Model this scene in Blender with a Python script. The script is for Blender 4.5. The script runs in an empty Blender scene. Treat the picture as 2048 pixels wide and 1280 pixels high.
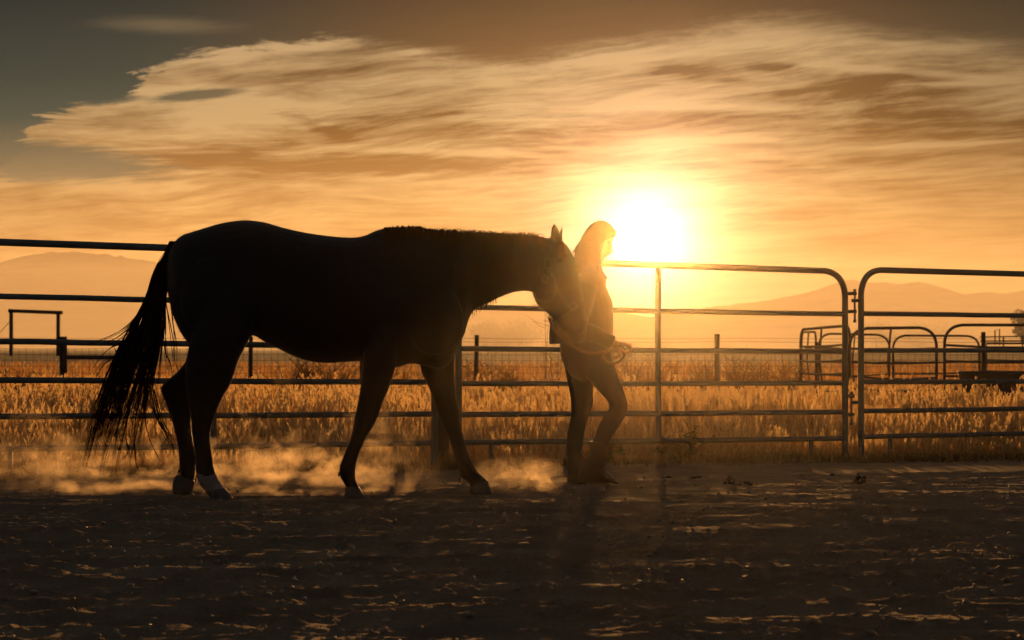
import bpy, bmesh, math, random
import numpy as np
from mathutils import Vector, Matrix

random.seed(7); rng = np.random.default_rng(7)
scene = bpy.context.scene
COL = scene.collection

# ------------------------------------------------------------------ camera
F, CX, HZ, CH = 4000.0, 1024.0, 690.0, 0.85      # focal length in 2048-px units, centre column, horizon row, eye height
cam = bpy.data.cameras.new('camera'); cam_ob = bpy.data.objects.new('camera', cam); COL.objects.link(cam_ob)
cam.sensor_width = 36.0; cam.lens = 36.0 * F / 2048.0
cam.shift_y = (HZ - 640.0) / 2048.0
cam.clip_start = 0.1; cam.clip_end = 20000
cam_ob.location = (0, 0, CH); cam_ob.rotation_euler = (math.radians(90), 0, 0)
cam.dof.use_dof = True; cam.dof.focus_distance = 11.6; cam.dof.aperture_fstop = 7.0
scene.camera = cam_ob

SUN_PX = (1292, 482)
su, sv = (SUN_PX[0] - CX) / F, (HZ - SUN_PX[1]) / F
SUN_DIR = Vector((su, 1, sv)).normalized()
SUN_EL = math.asin(SUN_DIR.z); SUN_AZ = math.atan2(SUN_DIR.x, SUN_DIR.y)

scene.view_settings.view_transform = 'Standard'
scene.view_settings.look = 'None'
scene.view_settings.exposure = 0.5
scene.view_settings.gamma = 1.0
scene.view_settings.use_curve_mapping = False
scene.cycles.max_bounces = 6
scene.cycles.volume_bounces = 0
scene.cycles.transparent_max_bounces = 8
scene.cycles.volume_step_rate = 0.3
scene.cycles.volume_max_steps = 256

# ------------------------------------------------------------------ node helper
class NT:
    def __init__(s, tree): s.t = tree; s.t.nodes.clear()
    def n(s, typ, **kw):
        nd = s.t.nodes.new(typ)
        for k, v in kw.items(): setattr(nd, k, v)
        return nd
    def put(s, sock, v):
        if isinstance(v, bpy.types.NodeSocket): s.t.links.new(v, sock)
        elif v is not None: sock.default_value = v
    def m(s, op, a, b=None, c=None, clamp=False):
        nd = s.n('ShaderNodeMath', operation=op, use_clamp=clamp)
        s.put(nd.inputs[0], a)
        if b is not None: s.put(nd.inputs[1], b)
        if c is not None: s.put(nd.inputs[2], c)
        return nd.outputs[0]
    def vm(s, op, a, b=None):
        nd = s.n('ShaderNodeVectorMath', operation=op)
        s.put(nd.inputs[0], a)
        if b is not None: s.put(nd.inputs[1], b)
        return nd.outputs['Value'] if op in ('DOT_PRODUCT', 'LENGTH') else nd.outputs[0]
    def xyz(s, x, y, z=0.0):
        nd = s.n('ShaderNodeCombineXYZ')
        for i, v in enumerate((x, y, z)): s.put(nd.inputs[i], v)
        return nd.outputs[0]
    def sep(s, v):
        nd = s.n('ShaderNodeSeparateXYZ'); s.put(nd.inputs[0], v); return nd.outputs
    def noise(s, vec, scale, detail=4, rough=0.5, dist=0.0):
        nd = s.n('ShaderNodeTexNoise'); s.put(nd.inputs['Vector'], vec)
        nd.inputs['Scale'].default_value = scale; nd.inputs['Detail'].default_value = detail
        nd.inputs['Roughness'].default_value = rough; nd.inputs['Distortion'].default_value = dist
        return nd.outputs['Fac']
    def rng(s, v, a, b, c=0.0, d=1.0, smooth=True):
        nd = s.n('ShaderNodeMapRange'); nd.clamp = True
        if smooth: nd.interpolation_type = 'SMOOTHSTEP'
        s.put(nd.inputs['Value'], v)
        for k, q in zip(('From Min', 'From Max', 'To Min', 'To Max'), (a, b, c, d)): s.put(nd.inputs[k], q)
        return nd.outputs[0]
    def ramp(s, fac, stops, interp='LINEAR'):
        nd = s.n('ShaderNodeValToRGB'); cr = nd.color_ramp; cr.interpolation = interp
        while len(cr.elements) < len(stops): cr.elements.new(0.5)
        for e, (p, c) in zip(cr.elements, stops): e.position = p; e.color = (*c, 1)
        s.put(nd.inputs[0], fac); return nd.outputs[0]
    def mix(s, fac, a, b, mode='MIX'):
        nd = s.n('ShaderNodeMix', data_type='RGBA', blend_type=mode); nd.clamp_result = False
        s.put(nd.inputs[0], fac)
        for q, v in ((6, a), (7, b)): s.put(nd.inputs[q], (*v, 1) if isinstance(v, tuple) and len(v) == 3 else v)
        return nd.outputs[2]
    def sum(s, *a):
        r = a[0]
        for b in a[1:]: r = s.m('ADD', r, b)
        return r

# ------------------------------------------------------------------ world: evening sky with a big lit cloud
world = bpy.data.worlds.new("World"); scene.world = world; world.use_nodes = True
W = NT(world.node_tree)
tc = W.n('ShaderNodeTexCoord'); dirv = tc.outputs['Generated']
dx, dy, dz = W.sep(dirv)
yy = W.m('MAXIMUM', dy, 0.05)
U = W.m('DIVIDE', dx, yy); V = W.m('DIVIDE', dz, yy)
sky = W.n('ShaderNodeTexSky', sky_type='NISHITA'); sky.sun_disc = False
sky.sun_elevation = SUN_EL; sky.sun_rotation = SUN_AZ; sky.altitude = 1500; sky.dust_density = 3
# layer coordinates: a cloud deck seen in perspective
den = W.m('ADD', W.m('MAXIMUM', V, -0.01), 0.10)
CU = W.m('DIVIDE', U, den); CV = W.m('DIVIDE', 0.6, den)
warp1 = W.noise(W.xyz(CU, CV, 3.1), 1.1, 3, 0.5)
warp2 = W.noise(W.xyz(CU, CV, 9.7), 1.3, 3, 0.5)
wu = W.m('MULTIPLY_ADD', W.m('SUBTRACT', warp1, 0.5), 0.38, CU)
wv = W.m('MULTIPLY_ADD', W.m('SUBTRACT', warp2, 0.5), 0.34, CV)
# diagonal fibres: rotate a little, stretch along the wind
tilt = W.m('MULTIPLY_ADD', wu, 0.22, wv)
fib = W.noise(W.xyz(W.m('MULTIPLY', wu, 0.9), W.m('MULTIPLY', tilt, 2.6), 0.4), 2.3, 10, 0.66, 0.12)
fine = W.noise(W.xyz(W.m('MULTIPLY', wu, 1.6), W.m('MULTIPLY', tilt, 8.0), 5.4), 3.4, 9, 0.68, 0.15)
puff = W.noise(W.xyz(wu, W.m('MULTIPLY', wv, 1.5), 7.7), 3.8, 9, 0.68, 0.15)
bandn = W.noise(W.xyz(W.m('MULTIPLY', U, 3.0), W.m('MULTIPLY', V, 24.0), 1.3), 1.2, 5, 0.5, 0.4)
# outline of the cloud's upper edge
fc = W.n('ShaderNodeFloatCurve')
pts = [(-200, 350), (-60, 352), (10, 335), (70, 240), (150, 207), (250, 192), (285, 148), (390, 108), (480, 92), (620, 76), (760, 74), (860, 92),
       (1000, 104), (1150, 84), (1330, 56), (1500, 36), (1650, 34), (1800, 52), (1920, 66), (2048, 84), (2300, 130)]
cur = fc.mapping.curves[0]
def cpt(px, py): return ((px + 300) / 2700.0, (py) / 700.0)
while len(cur.points) < len(pts): cur.points.new(0.5, 0.5)
for p, (a, b) in zip(cur.points, pts): p.location = cpt(a, b); p.handle_type = 'AUTO'
fc.mapping.update()
PX = W.m('MULTIPLY_ADD', U, F, CX); PY = W.m('MULTIPLY_ADD', V, -F, HZ)     # angles around due north, in thousandths of a radian
PXn = W.sum(PX, W.m('MULTIPLY', W.m('SUBTRACT', puff, 0.5), 90.0), W.m('MULTIPLY', W.m('SUBTRACT', fine, 0.5), 130.0))
W.put(fc.inputs['Value'], W.m('DIVIDE', W.m('ADD', PXn, 300), 2700.0))
top = W.m('MULTIPLY', fc.outputs[0], 700.0)
edge = W.sum(W.m('SUBTRACT', PY, top), W.m('MULTIPLY', W.m('SUBTRACT', puff, 0.5), 90.0), W.m('MULTIPLY', W.m('SUBTRACT', fine, 0.5), 60.0))
mask = W.rng(edge, W.rng(PX, 500, 1300, -5, -16), W.rng(PX, 600, 1300, 13, 60))
def blob(cx, cy, rx, ry, rot=0.0, soft=0.5):
    c, s_ = math.cos(rot), math.sin(rot)
    ax = W.m('SUBTRACT', PX, cx); ay = W.m('SUBTRACT', PY, cy)
    a = W.m('DIVIDE', W.m('ADD', W.m('MULTIPLY', ax, c), W.m('MULTIPLY', ay, s_)), rx)
    b = W.m('DIVIDE', W.m('SUBTRACT', W.m('MULTIPLY', ay, c), W.m('MULTIPLY', ax, s_)), ry)
    d = W.m('SQRT', W.m('ADD', W.m('MULTIPLY', a, a), W.m('MULTIPLY', b, b)))
    d = W.m('ADD', d, W.m('MULTIPLY', W.m('SUBTRACT', fine, 0.5), 1.6))
    return W.rng(d, 1.0 - soft, 1.0 + soft, 1, 0)
gap1 = blob(70, 322, 250, 38, 0.06, 0.35)
gap2 = blob(400, 190, 100, 11, -0.10, 0.35)
gap3 = blob(210, 196, 75, 13, 0.0, 0.3)
mask = W.m('MULTIPLY', mask, W.m('MULTIPLY_ADD', gap1, -0.92, 1.0))
mask = W.m('MULTIPLY', mask, W.m('MULTIPLY_ADD', gap2, -0.85, 1.0))
mask = W.m('MULTIPLY', mask, W.m('MULTIPLY_ADD', gap3, -0.8, 1.0))
wisp = W.m('MULTIPLY', blob(330, 50, 110, 14, 0.02, 0.8), 0.22)
mask = W.m('MAXIMUM', mask, wisp)
# clear sky behind
vfac = W.rng(V, 0.0, 0.18, smooth=False)
clear_l = W.ramp(vfac, [(0, (.42, .24, .10)), (.30, (.27, .20, .10)), (.52, (.110, .108, .066)), (.75, (.034, .048, .038)), (1, (.004, .016, .019))])
clear_r = W.ramp(vfac, [(0, (.72, .36, .11)), (.35, (.55, .28, .085)), (.65, (.27, .125, .038)), (.85, (.125, .058, .022)), (1, (.050, .026, .014))])
clear_rr = W.ramp(vfac, [(0, (.55, .30, .11)), (.35, (.36, .21, .08)), (.65, (.15, .085, .034)), (.85, (.055, .038, .022)), (1, (.016, .014, .012))])
clear = W.mix(W.rng(U, -0.20, 0.0), clear_l, clear_r)
clear = W.mix(W.rng(U, 0.07, 0.24), clear, clear_rr)
clear = W.mix(W.rng(V, 0.19, 0.9), clear, (.046, .050, .054))
lit = W.ramp(vfac, [(0, (.76, .37, .095)), (.35, (.70, .37, .115)), (.6, (.62, .37, .15)), (.85, (.52, .33, .155)), (1, (.30, .19, .10))])
shd = W.ramp(vfac, [(0, (.52, .22, .050)), (.3, (.36, .145, .030)), (.6, (.22, .085, .018)), (.85, (.12, .062, .024)), (1, (.08, .05, .03))])
tex = W.sum(W.m('MULTIPLY', W.m('SUBTRACT', fib, 0.5), 3.0), W.m('MULTIPLY', W.m('SUBTRACT', fine, 0.5), 1.9),
            W.m('MULTIPLY', W.m('SUBTRACT', bandn, 0.5), 1.1), W.m('MULTIPLY', W.m('SUBTRACT', puff, 0.5), 0.9), 0.48)
for (cx, cy, rx, ry, rot, k) in [(900, 262, 190, 34, 0.04, -.60), (680, 325, 330, 24, 0.02, -.55), (380, 355, 200, 12, 0.05, -.35), (395, 140, 60, 16, 0.1, -.25), (640, 255, 70, 9, .35, -.4),
                                 (1400, 150, 90, 14, .15, -.45), (1720, 175, 150, 34, .05, -.36), (1850, 240, 180, 36, .0, -.20), (1100, 85, 190, 26, -.05, -.60), (1300, 240, 200, 18, 0.0, -.25), (1560, 135, 60, 10, 0.1, -.4),
                                 (520, 235, 260, 36, .08, .35), (470, 105, 200, 12, -.1, .35), (1160, 120, 170, 20, -.12, .30), (1430, 85, 200, 26, .0, .38), (1800, 142, 170, 7, .07, .55), (900, 305, 200, 6, .03, .5), (220, 268, 150, 10, .05, .35),
                                 (230, 365, 190, 13, .02, .40), (1500, 215, 180, 7, 0.0, .4), (1850, 290, 220, 5, -.04, .45), (1600, 390, 330, 16, .10, .30), (1330, 365, 130, 8, .0, -.4), (1420, 280, 160, 7, .0, .35)]:
    tex = W.m('ADD', tex, W.m('MULTIPLY', blob(cx, cy, rx, ry, rot, 0.75), k))
rimlit = W.m('MULTIPLY', W.rng(edge, 10, 150, 1, 0), 0.30)
tex = W.m('ADD', tex, rimlit, clamp=True)
cloud = W.mix(tex, shd, lit)
leftfade = W.rng(U, -0.26, -0.16, 0.80, 1.0)
cloud = W.mix(1.0, cloud, W.xyz(leftfade, leftfade, leftfade), 'MULTIPLY')
rightfade = W.rng(U, 0.09, 0.26, 1.0, 0.62)
cloud = W.mix(1.0, cloud, W.xyz(rightfade, rightfade, rightfade), 'MULTIPLY')
skycol = W.mix(mask, clear, cloud)
# high elevations and the sky behind the camera are only the dim dome
up = W.rng(V, 0.19, 0.7, 1, 0)
front = W.rng(dy, 0.1, 0.6)
skycol = W.mix(W.m('MULTIPLY', front, 1.0), (.046, .050, .054), skycol)
# brightness round the sun
cosang = W.vm('DOT_PRODUCT', dirv, tuple(SUN_DIR))
ang = W.m('MULTIPLY', W.m('ARCCOSINE', W.m('MINIMUM', cosang, 0.9999999)), 57.2958)
def lobe(w, p=2.0): return W.m('EXPONENT', W.m('MULTIPLY', W.m('POWER', W.m('DIVIDE', ang, w), p), -1.0))
def addc(base, fac, col):
    f = W.vm('SCALE', col); nd = f.node; nd.inputs['Scale'].default_value = 1; W.put(nd.inputs['Scale'], fac)
    return W.vm('ADD', base, f)
cl = W.m('MULTIPLY_ADD', tex, 0.5, 0.75)
skycol = addc(skycol, W.m('MULTIPLY', lobe(0.95, 1.25), 2.2), (1, .97, .93))
skycol = addc(skycol, W.m('MULTIPLY', lobe(2.3, 1.4), W.m('MULTIPLY', cl, 0.40)), (.70, .78, .95))
skycol = addc(skycol, W.m('MULTIPLY', lobe(7.0, 1.5), W.m('MULTIPLY', cl, 0.06)), (1, .55, .17))
nsk = W.vm('SCALE', sky.outputs[0]); nsk.node.inputs['Scale'].default_value = 0.0015
skycol = W.vm('ADD', skycol, nsk)
bg = W.n('ShaderNodeBackground'); W.put(bg.inputs[0], skycol); bg.inputs[1].default_value = 0.70
wo = W.n('ShaderNodeOutputWorld'); W.t.links.new(bg.outputs[0], wo.inputs[0])
world.cycles.sampling_method = 'MANUAL'; world.cycles.sample_map_resolution = 1024

sl = bpy.data.lights.new('sun', 'SUN'); sl.energy = 5.0; sl.angle = math.radians(0.5); sl.color = (1.0, 0.46, 0.13)
so = bpy.data.objects.new('sun', sl); COL.objects.link(so)
so.rotation_euler = SUN_DIR.to_track_quat('Z', 'Y').to_euler(); so.location = (3, 20, 12)

# ------------------------------------------------------------------ scene helpers
def P(px, py, Y): return Vector(((px - CX) / F * Y, Y, CH - (py - HZ) / F * Y))
def tag(o, label=None, cat=None, group=None, kind=None):
    for k, v in (('label', label), ('category', cat), ('group', group), ('kind', kind)):
        if v: o[k] = v
    return o
def thing(name, loc, label, cat, group=None):
    o = bpy.data.objects.new(name, None); COL.objects.link(o); o.location = loc; o.empty_display_size = 0.2
    return tag(o, label, cat, group)
def np_mesh(name, verts, quads=None, tris=None):
    me = bpy.data.meshes.new(name)
    verts = np.asarray(verts, dtype=np.float32).reshape(-1, 3)
    nq = 0 if quads is None else len(quads); ntr = 0 if tris is None else len(tris)
    me.vertices.add(len(verts)); me.vertices.foreach_set('co', verts.ravel())
    me.loops.add(nq * 4 + ntr * 3); me.polygons.add(nq + ntr)
    idx = []
    if nq: idx.append(np.asarray(quads, dtype=np.int32).ravel())
    if ntr: idx.append(np.asarray(tris, dtype=np.int32).ravel())
    me.loops.foreach_set('vertex_index', np.concatenate(idx))
    st = np.concatenate([np.arange(nq) * 4, nq * 4 + np.arange(ntr) * 3]).astype(np.int32)
    me.polygons.foreach_set('loop_start', st)
    me.update(calc_edges=True); me.validate()
    return me
class MB:
    def __init__(s): s.v = []; s.f = []
    def add(s, vs, fs):
        o = len(s.v); s.v += [tuple(v) for v in vs]; s.f += [tuple(i + o for i in f) for f in fs]; return s
    def ring_stack(s, rings, close=True):
        n = len(rings[0]); vs = [v for r in rings for v in r]; fs = []
        for i in range(len(rings) - 1):
            for j in range(n):
                k = (j + 1) % n
                fs.append((i * n + j, i * n + k, (i + 1) * n + k, (i + 1) * n + j))
        if close:
            fs.append(tuple(range(n - 1, -1, -1))); b = (len(rings) - 1) * n; fs.append(tuple(range(b, b + n)))
        return s.add(vs, fs)
    def tube(s, pts, r, n=10, sq=1.0):
        pts = [Vector(p) for p in pts]; rs = r if isinstance(r, (list, tuple)) else [r] * len(pts)
        t0 = (pts[1] - pts[0]).normalized()
        up = Vector((0, 0, 1)) if abs(t0.z) < 0.9 else Vector((0, 1, 0))
        nrm = (up - t0 * up.dot(t0)).normalized(); rings = []
        for i, p in enumerate(pts):
            t = (pts[min(i + 1, len(pts) - 1)] - pts[max(i - 1, 0)])
            t = t.normalized() if t.length > 1e-9 else t0
            nrm = (nrm - t * nrm.dot(t)); nrm = nrm.normalized() if nrm.length > 1e-6 else Vector((1, 0, 0))
            b = t.cross(nrm)
            rings.append([p + (nrm * math.cos(2 * math.pi * j / n) + b * math.sin(2 * math.pi * j / n) * sq) * rs[i] for j in range(n)])
        return s.ring_stack(rings)
    def box(s, c, sx, sy, sz, rz=0.0, bev=0.0):
        c = Vector(c); R = Matrix.Rotation(rz, 3, 'Z')
        vs = [c + R @ Vector((sx * a, sy * b, sz * d)) * 0.5 for a in (-1, 1) for b in (-1, 1) for d in (-1, 1)]
        return s.add(vs, [(0, 1, 3, 2), (4, 6, 7, 5), (0, 4, 5, 1), (2, 3, 7, 6), (0, 2, 6, 4), (1, 5, 7, 3)])
    def build(s, name, mat, parent=None, smooth=True, sharp=None):
        me = bpy.data.meshes.new(name); me.from_pydata(s.v, [], s.f); me.update()
        return link(name, me, mat, parent, smooth)
def link(name, me, mat, parent=None, smooth=True):
    o = bpy.data.objects.new(name, me); COL.objects.link(o)
    for m in (mat if isinstance(mat, (list, tuple)) else [mat]): me.materials.append(m)
    if smooth: me.polygons.foreach_set('use_smooth', [True] * len(me.polygons))
    if smooth is True:
        try: me.set_sharp_from_angle(angle=math.radians(50))
        except Exception: pass
    if parent is not None:
        o.parent = parent; o.matrix_parent_inverse = Matrix.Translation(-parent.matrix_basis.translation) if parent.parent is None else Matrix.Identity(4)
        if parent.type == 'MESH': o.matrix_parent_inverse = Matrix.Identity(4)
    return o
def catmull(a, k=5):
    a = [np.array(x, float) for x in a]; out = []
    for i in range(len(a) - 1):
        p0 = a[max(i - 1, 0)]; p1 = a[i]; p2 = a[i + 1]; p3 = a[min(i + 2, len(a) - 1)]
        for t in np.linspace(0, 1, k, endpoint=False):
            out.append(0.5 * (2 * p1 + (p2 - p0) * t + (2 * p0 - 5 * p1 + 4 * p2 - p3) * t * t + (3 * p1 - p0 - 3 * p2 + p3) * t ** 3))
    out.append(a[-1]); return out
def loft(mb, secs, n=24, k=4, pw=1.0):
    """secs: (x1,y1,x2,y2,halfdepth,Y): two outline marks and a half depth -> smooth closed solid"""
    rings = []
    for s in catmull(secs, k):
        a = P(s[0], s[1], s[5]); b = P(s[2], s[3], s[5]); c = (a + b) / 2; h = (a - b) / 2
        ring = []
        for j in range(n):
            th = 2 * math.pi * j / n; cs, sn = math.cos(th), math.sin(th)
            cs = math.copysign(abs(cs) ** pw, cs); sn = math.copysign(abs(sn) ** pw, sn)
            ring.append(c + h * cs + Vector((0, 1, 0)) * s[4] * sn)
        rings.append(ring)
    mb.ring_stack(rings)
def fuse(mb, voxel, smooth_it=4, noise=None):
    """union of overlapping solids into one continuous skin"""
    me = bpy.data.meshes.new('tmp'); me.from_pydata(mb.v, [], mb.f); me.update()
    bm = bmesh.new(); bm.from_mesh(me); bmesh.ops.recalc_face_normals(bm, faces=bm.faces); bm.to_mesh(me); bm.free()
    o = bpy.data.objects.new('tmp', me); COL.objects.link(o)
    m = o.modifiers.new('r', 'REMESH'); m.mode = 'VOXEL'; m.voxel_size = voxel
    if smooth_it:
        s = o.modifiers.new('s', 'SMOOTH'); s.factor = 0.5; s.iterations = smooth_it
    dg = bpy.context.evaluated_depsgraph_get(); dg.update()
    out = bpy.data.meshes.new_from_object(o.evaluated_get(dg))
    bpy.data.objects.remove(o); return out

def vnoise(x, y, seed=0):
    xi = np.floor(x).astype(np.int64); yi = np.floor(y).astype(np.int64); xf = x - xi; yf = y - yi
    def h(a, b):
        n = (a * 374761393 + b * 668265263 + seed * 974634777) & 0xffffffff
        n = ((n ^ (n >> 13)) * 1274126177) & 0xffffffff
        return ((n ^ (n >> 16)) & 0xffff) / 65535.0
    u = xf * xf * (3 - 2 * xf); v = yf * yf * (3 - 2 * yf)
    return (h(xi, yi) * (1 - u) + h(xi + 1, yi) * u) * (1 - v) + (h(xi, yi + 1) * (1 - u) + h(xi + 1, yi + 1) * u) * v - 0.5
def fbm(x, y, o=4, seed=0, gain=0.5):
    r = 0; a = 1.0
    for i in range(o): r = r + a * vnoise(x * 2 ** i + 17.3 * i, y * 2 ** i + 5.1 * i, seed + i); a *= gain
    return r

# ------------------------------------------------------------------ materials
def mat(name):
    m = bpy.data.materials.new(name); m.use_nodes = True; return m, NT(m.node_tree)
def simple(name, col, rough=0.6, metal=0.0, var=0.25, scale=12.0, bump=0.0, bscale=60.0, sheen=0.0, spec=0.5, stretch=(1, 1, 1)):
    m, t = mat(name)
    c = t.n('ShaderNodeTexCoord').outputs['Object']
    mp = t.n('ShaderNodeMapping'); t.put(mp.inputs[0], c); mp.inputs['Scale'].default_value = stretch; c = mp.outputs[0]
    nz = t.noise(c, scale, 5, 0.6)
    a = tuple(x * (1 - var) for x in col); b = tuple(min(1, x * (1 + var)) for x in col)
    cc = t.ramp(nz, [(0.3, a), (0.7, b)])
    p = t.n('ShaderNodeBsdfPrincipled'); t.put(p.inputs['Base Color'], cc); p.inputs['Metallic'].default_value = metal
    t.put(p.inputs['Roughness'], t.rng(nz, 0.3, 0.7, max(0, rough - .1), min(1, rough + .1)))
    p.inputs['Specular IOR Level'].default_value = spec
    if sheen: p.inputs['Sheen Weight'].default_value = sheen; p.inputs['Sheen Roughness'].default_value = 0.4
    if bump:
        b_ = t.n('ShaderNodeBump'); b_.inputs['Strength'].default_value = bump; b_.inputs['Distance'].default_value = 0.01
        t.put(b_.inputs['Height'], t.noise(c, bscale, 4, 0.6)); t.put(p.inputs['Normal'], b_.outputs[0])
    o = t.n('ShaderNodeOutputMaterial'); t.t.links.new(p.outputs[0], o.inputs[0]); return m
M = {}
M['pipe'] = simple('painted_pipe', (.10, .125, .12), 0.5, 0.1, 0.35, 7, 0.15, 120)
M['far_pipe'] = simple('rusty_pipe', (.07, .055, .045), 0.6, 0.2, 0.3, 6)
M['steel'] = simple('galvanised_steel', (.16, .15, .14), 0.5, 0.6, 0.3, 20)
M['wood'] = simple('weathered_wood', (.07, .05, .035), 0.9, 0, 0.4, 14, 0.6, 50, stretch=(3, 3, .4))
M['wire'] = simple('wire', (.08, .07, .06), 0.6, 0.5, 0.1)
M['coat'] = simple('horse_coat', (.014, .009, .006), 0.6, 0, 0.3, 5, 0.25, 160, sheen=0.15, spec=0.3, stretch=(1, 1, 3))
M['hair'] = simple('horse_hair', (.022, .010, .006), 0.5, 0, 0.3, 30, spec=0.35)
M['sock'] = simple('white_sock', (.32, .28, .24), 0.8, 0, 0.3, 25, 0.5, 140)
M['hoof'] = simple('hoof_horn', (.10, .085, .07), 0.6, 0, 0.35, 30, 0.3, 60, stretch=(1, 1, .3))
M['strap'] = simple('nylon_strap', (.03, .02, .015), 0.6, 0, 0.2, 80, 0.3, 300)
M['brass'] = simple('brass', (.2, .13, .05), 0.45, 0.9, 0.2)
M['skin'] = simple('skin', (.38, .20, .13), 0.55, 0, 0.1, 8)
M['jacket'] = simple('denim_jacket', (.05, .045, .04), 0.85, 0, 0.25, 30, 0.6, 45, sheen=0.2)
M['jeans'] = simple('dark_jeans', (.025, .025, .03), 0.85, 0, 0.25, 30, 0.4, 60, sheen=0.12)
M['boot'] = simple('leather_boot', (.030, .022, .016), 0.6, 0, 0.3, 25, 0.3, 60)
M['sole'] = simple('rubber_sole', (.02, .018, .016), 0.8, 0, 0.2)
M['rope'] = simple('cotton_rope', (.12, .08, .045), 0.85, 0, 0.3, 90, 0.6, 200)
M['clod'] = simple('dark_dung', (.035, .024, .016), 0.95, 0, 0.4, 30, 0.8, 60)
M['pebble'] = simple('pebble', (.34, .26, .18), 0.7, 0, 0.4, 3)
M['tank'] = simple('stock_tank_steel', (.06, .05, .045), 0.6, 0.3, 0.3, 4)
M['bark'] = simple('bark', (.05, .035, .025), 0.9, 0, 0.3, 6)
def leafy(name, a, b, tr=0.5, scale=1.2, gloss=0.0):
    m, t = mat(name)
    c = t.n('ShaderNodeTexCoord').outputs['Object']; nz = t.noise(c, scale, 4, 0.7)
    inf = t.n('ShaderNodeNewGeometry').outputs['Random Per Island']
    col = t.mix(t.m('MULTIPLY_ADD', inf, 0.55, t.m('MULTIPLY', nz, 0.45)), a, b)
    d = t.n('ShaderNodeBsdfDiffuse'); t.put(d.inputs[0], col)
    l = t.n('ShaderNodeBsdfTranslucent'); t.put(l.inputs[0], col)
    x = t.n('ShaderNodeMixShader'); x.inputs[0].default_value = tr
    t.t.links.new(d.outputs[0], x.inputs[1]); t.t.links.new(l.outputs[0], x.inputs[2])
    last = x
    if gloss:
        g = t.n('ShaderNodeBsdfGlossy'); g.inputs['Roughness'].default_value = 0.35; g.inputs[0].default_value = (.8, .7, .5, 1)
        y = t.n('ShaderNodeMixShader'); y.inputs[0].default_value = gloss
        t.t.links.new(x.outputs[0], y.inputs[1]); t.t.links.new(g.outputs[0], y.inputs[2]); last = y
    o = t.n('ShaderNodeOutputMaterial'); t.t.links.new(last.outputs[0], o.inputs[0]); return m
M['grass'] = leafy('dry_grass', (.24, .10, .024), (.68, .37, .11), 0.7, 0.6, 0.06)
M['seed'] = leafy('grass_seed_heads', (.62, .42, .18), (.85, .66, .36), 0.6, 0.6, 0.05)
M['weed'] = leafy('dry_weed', (.10, .06, .03), (.22, .14, .06), 0.4)
M['greenweed'] = leafy('green_weed', (.06, .075, .02), (.16, .15, .05), 0.5)
M['tail_hair'] = leafy('tail_hair', (.020, .008, .005), (.10, .032, .012), 0.45, 3)
M['human_hair'] = leafy('human_hair', (.03, .015, .008), (.09, .045, .02), 0.4, 3)
M['fur'] = leafy('coat_fur', (.06, .028, .014), (.14, .065, .03), 0.6, 3)
M['leaf'] = leafy('tree_leaf', (.04, .05, .02), (.10, .10, .04), 0.3)

# ground
def ground_mat():
    m, t = mat('ground')
    pos = t.n('ShaderNodeNewGeometry').outputs['Position']; x, y, z = t.sep(pos)
    fence = t.m('ADD', t.m('MULTIPLY', x, 0.47), 14.2)
    n1 = t.noise(pos, 3.0, 6, 0.6); n2 = t.noise(pos, 60, 5, 0.7); n3 = t.noise(pos, 0.9, 4, 0.6)
    dirt = t.mix(t.rng(t.m('ADD', t.m('MULTIPLY', n1, .6), t.m('MULTIPLY', n2, .4)), .3, .7), (.25, .165, .105), (.50, .35, .22))
    fieldc = t.mix(t.rng(n3, .35, .65), (.13, .085, .04), (.26, .18, .085))
    far = t.noise(t.xyz(t.m('MULTIPLY', x, .02), t.m('MULTIPLY', y, .05)), 1.0, 5, 0.6)
    fieldc = t.mix(t.rng(far, .4, .6, 0, .5), fieldc, (.16, .13, .07))
    msk = t.rng(t.m('ADD', t.m('SUBTRACT', y, fence), t.m('MULTIPLY', t.m('SUBTRACT', n1, .5), 1.2)), -0.25, 0.1)
    col = t.mix(msk, dirt, fieldc)
    p = t.n('ShaderNodeBsdfPrincipled'); t.put(p.inputs['Base Color'], col); p.inputs['Roughness'].default_value = 0.95
    p.inputs['Specular IOR Level'].default_value = 0.25
    b = t.n('ShaderNodeBump'); b.inputs['Strength'].default_value = 1.0; b.inputs['Distance'].default_value = 0.020
    t.put(b.inputs['Height'], t.m('ADD', t.noise(pos, 90, 5, 0.75), t.m('MULTIPLY', t.noise(pos, 28, 4, .6), 1.2)))
    t.put(p.inputs['Normal'], b.outputs[0])
    o = t.n('ShaderNodeOutputMaterial'); t.t.links.new(p.outputs[0], o.inputs[0]); return m
M['ground'] = ground_mat()

# ------------------------------------------------------------------ ground sheet
def base_z(y): return np.interp(y, [-1e5, 12.6, 15.8, 30, 46, 1e5], [0, 0, -.06, -.27, -.45, -.55])
def graded(fine, start, growth, limit):
    out = []; s = start; v = 0
    while v < limit: v += s; out.append(v); s *= growth
    return np.array(out)
fx = np.arange(-4.3, 4.3001, 0.0145); ex = graded(0, .02, 1.14, 2200)
xs = np.concatenate([fx[0] - ex[::-1], fx, fx[-1] + ex])
fy = np.arange(5.2, 13.4001, 0.0135); ey = graded(0, .02, 1.07, 3400); ey0 = graded(0, .02, 1.2, 260)
ys = np.concatenate([fy[0] - ey0[::-1], fy, fy[-1] + ey])
GX, GY = np.meshgrid(xs, ys)
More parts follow.
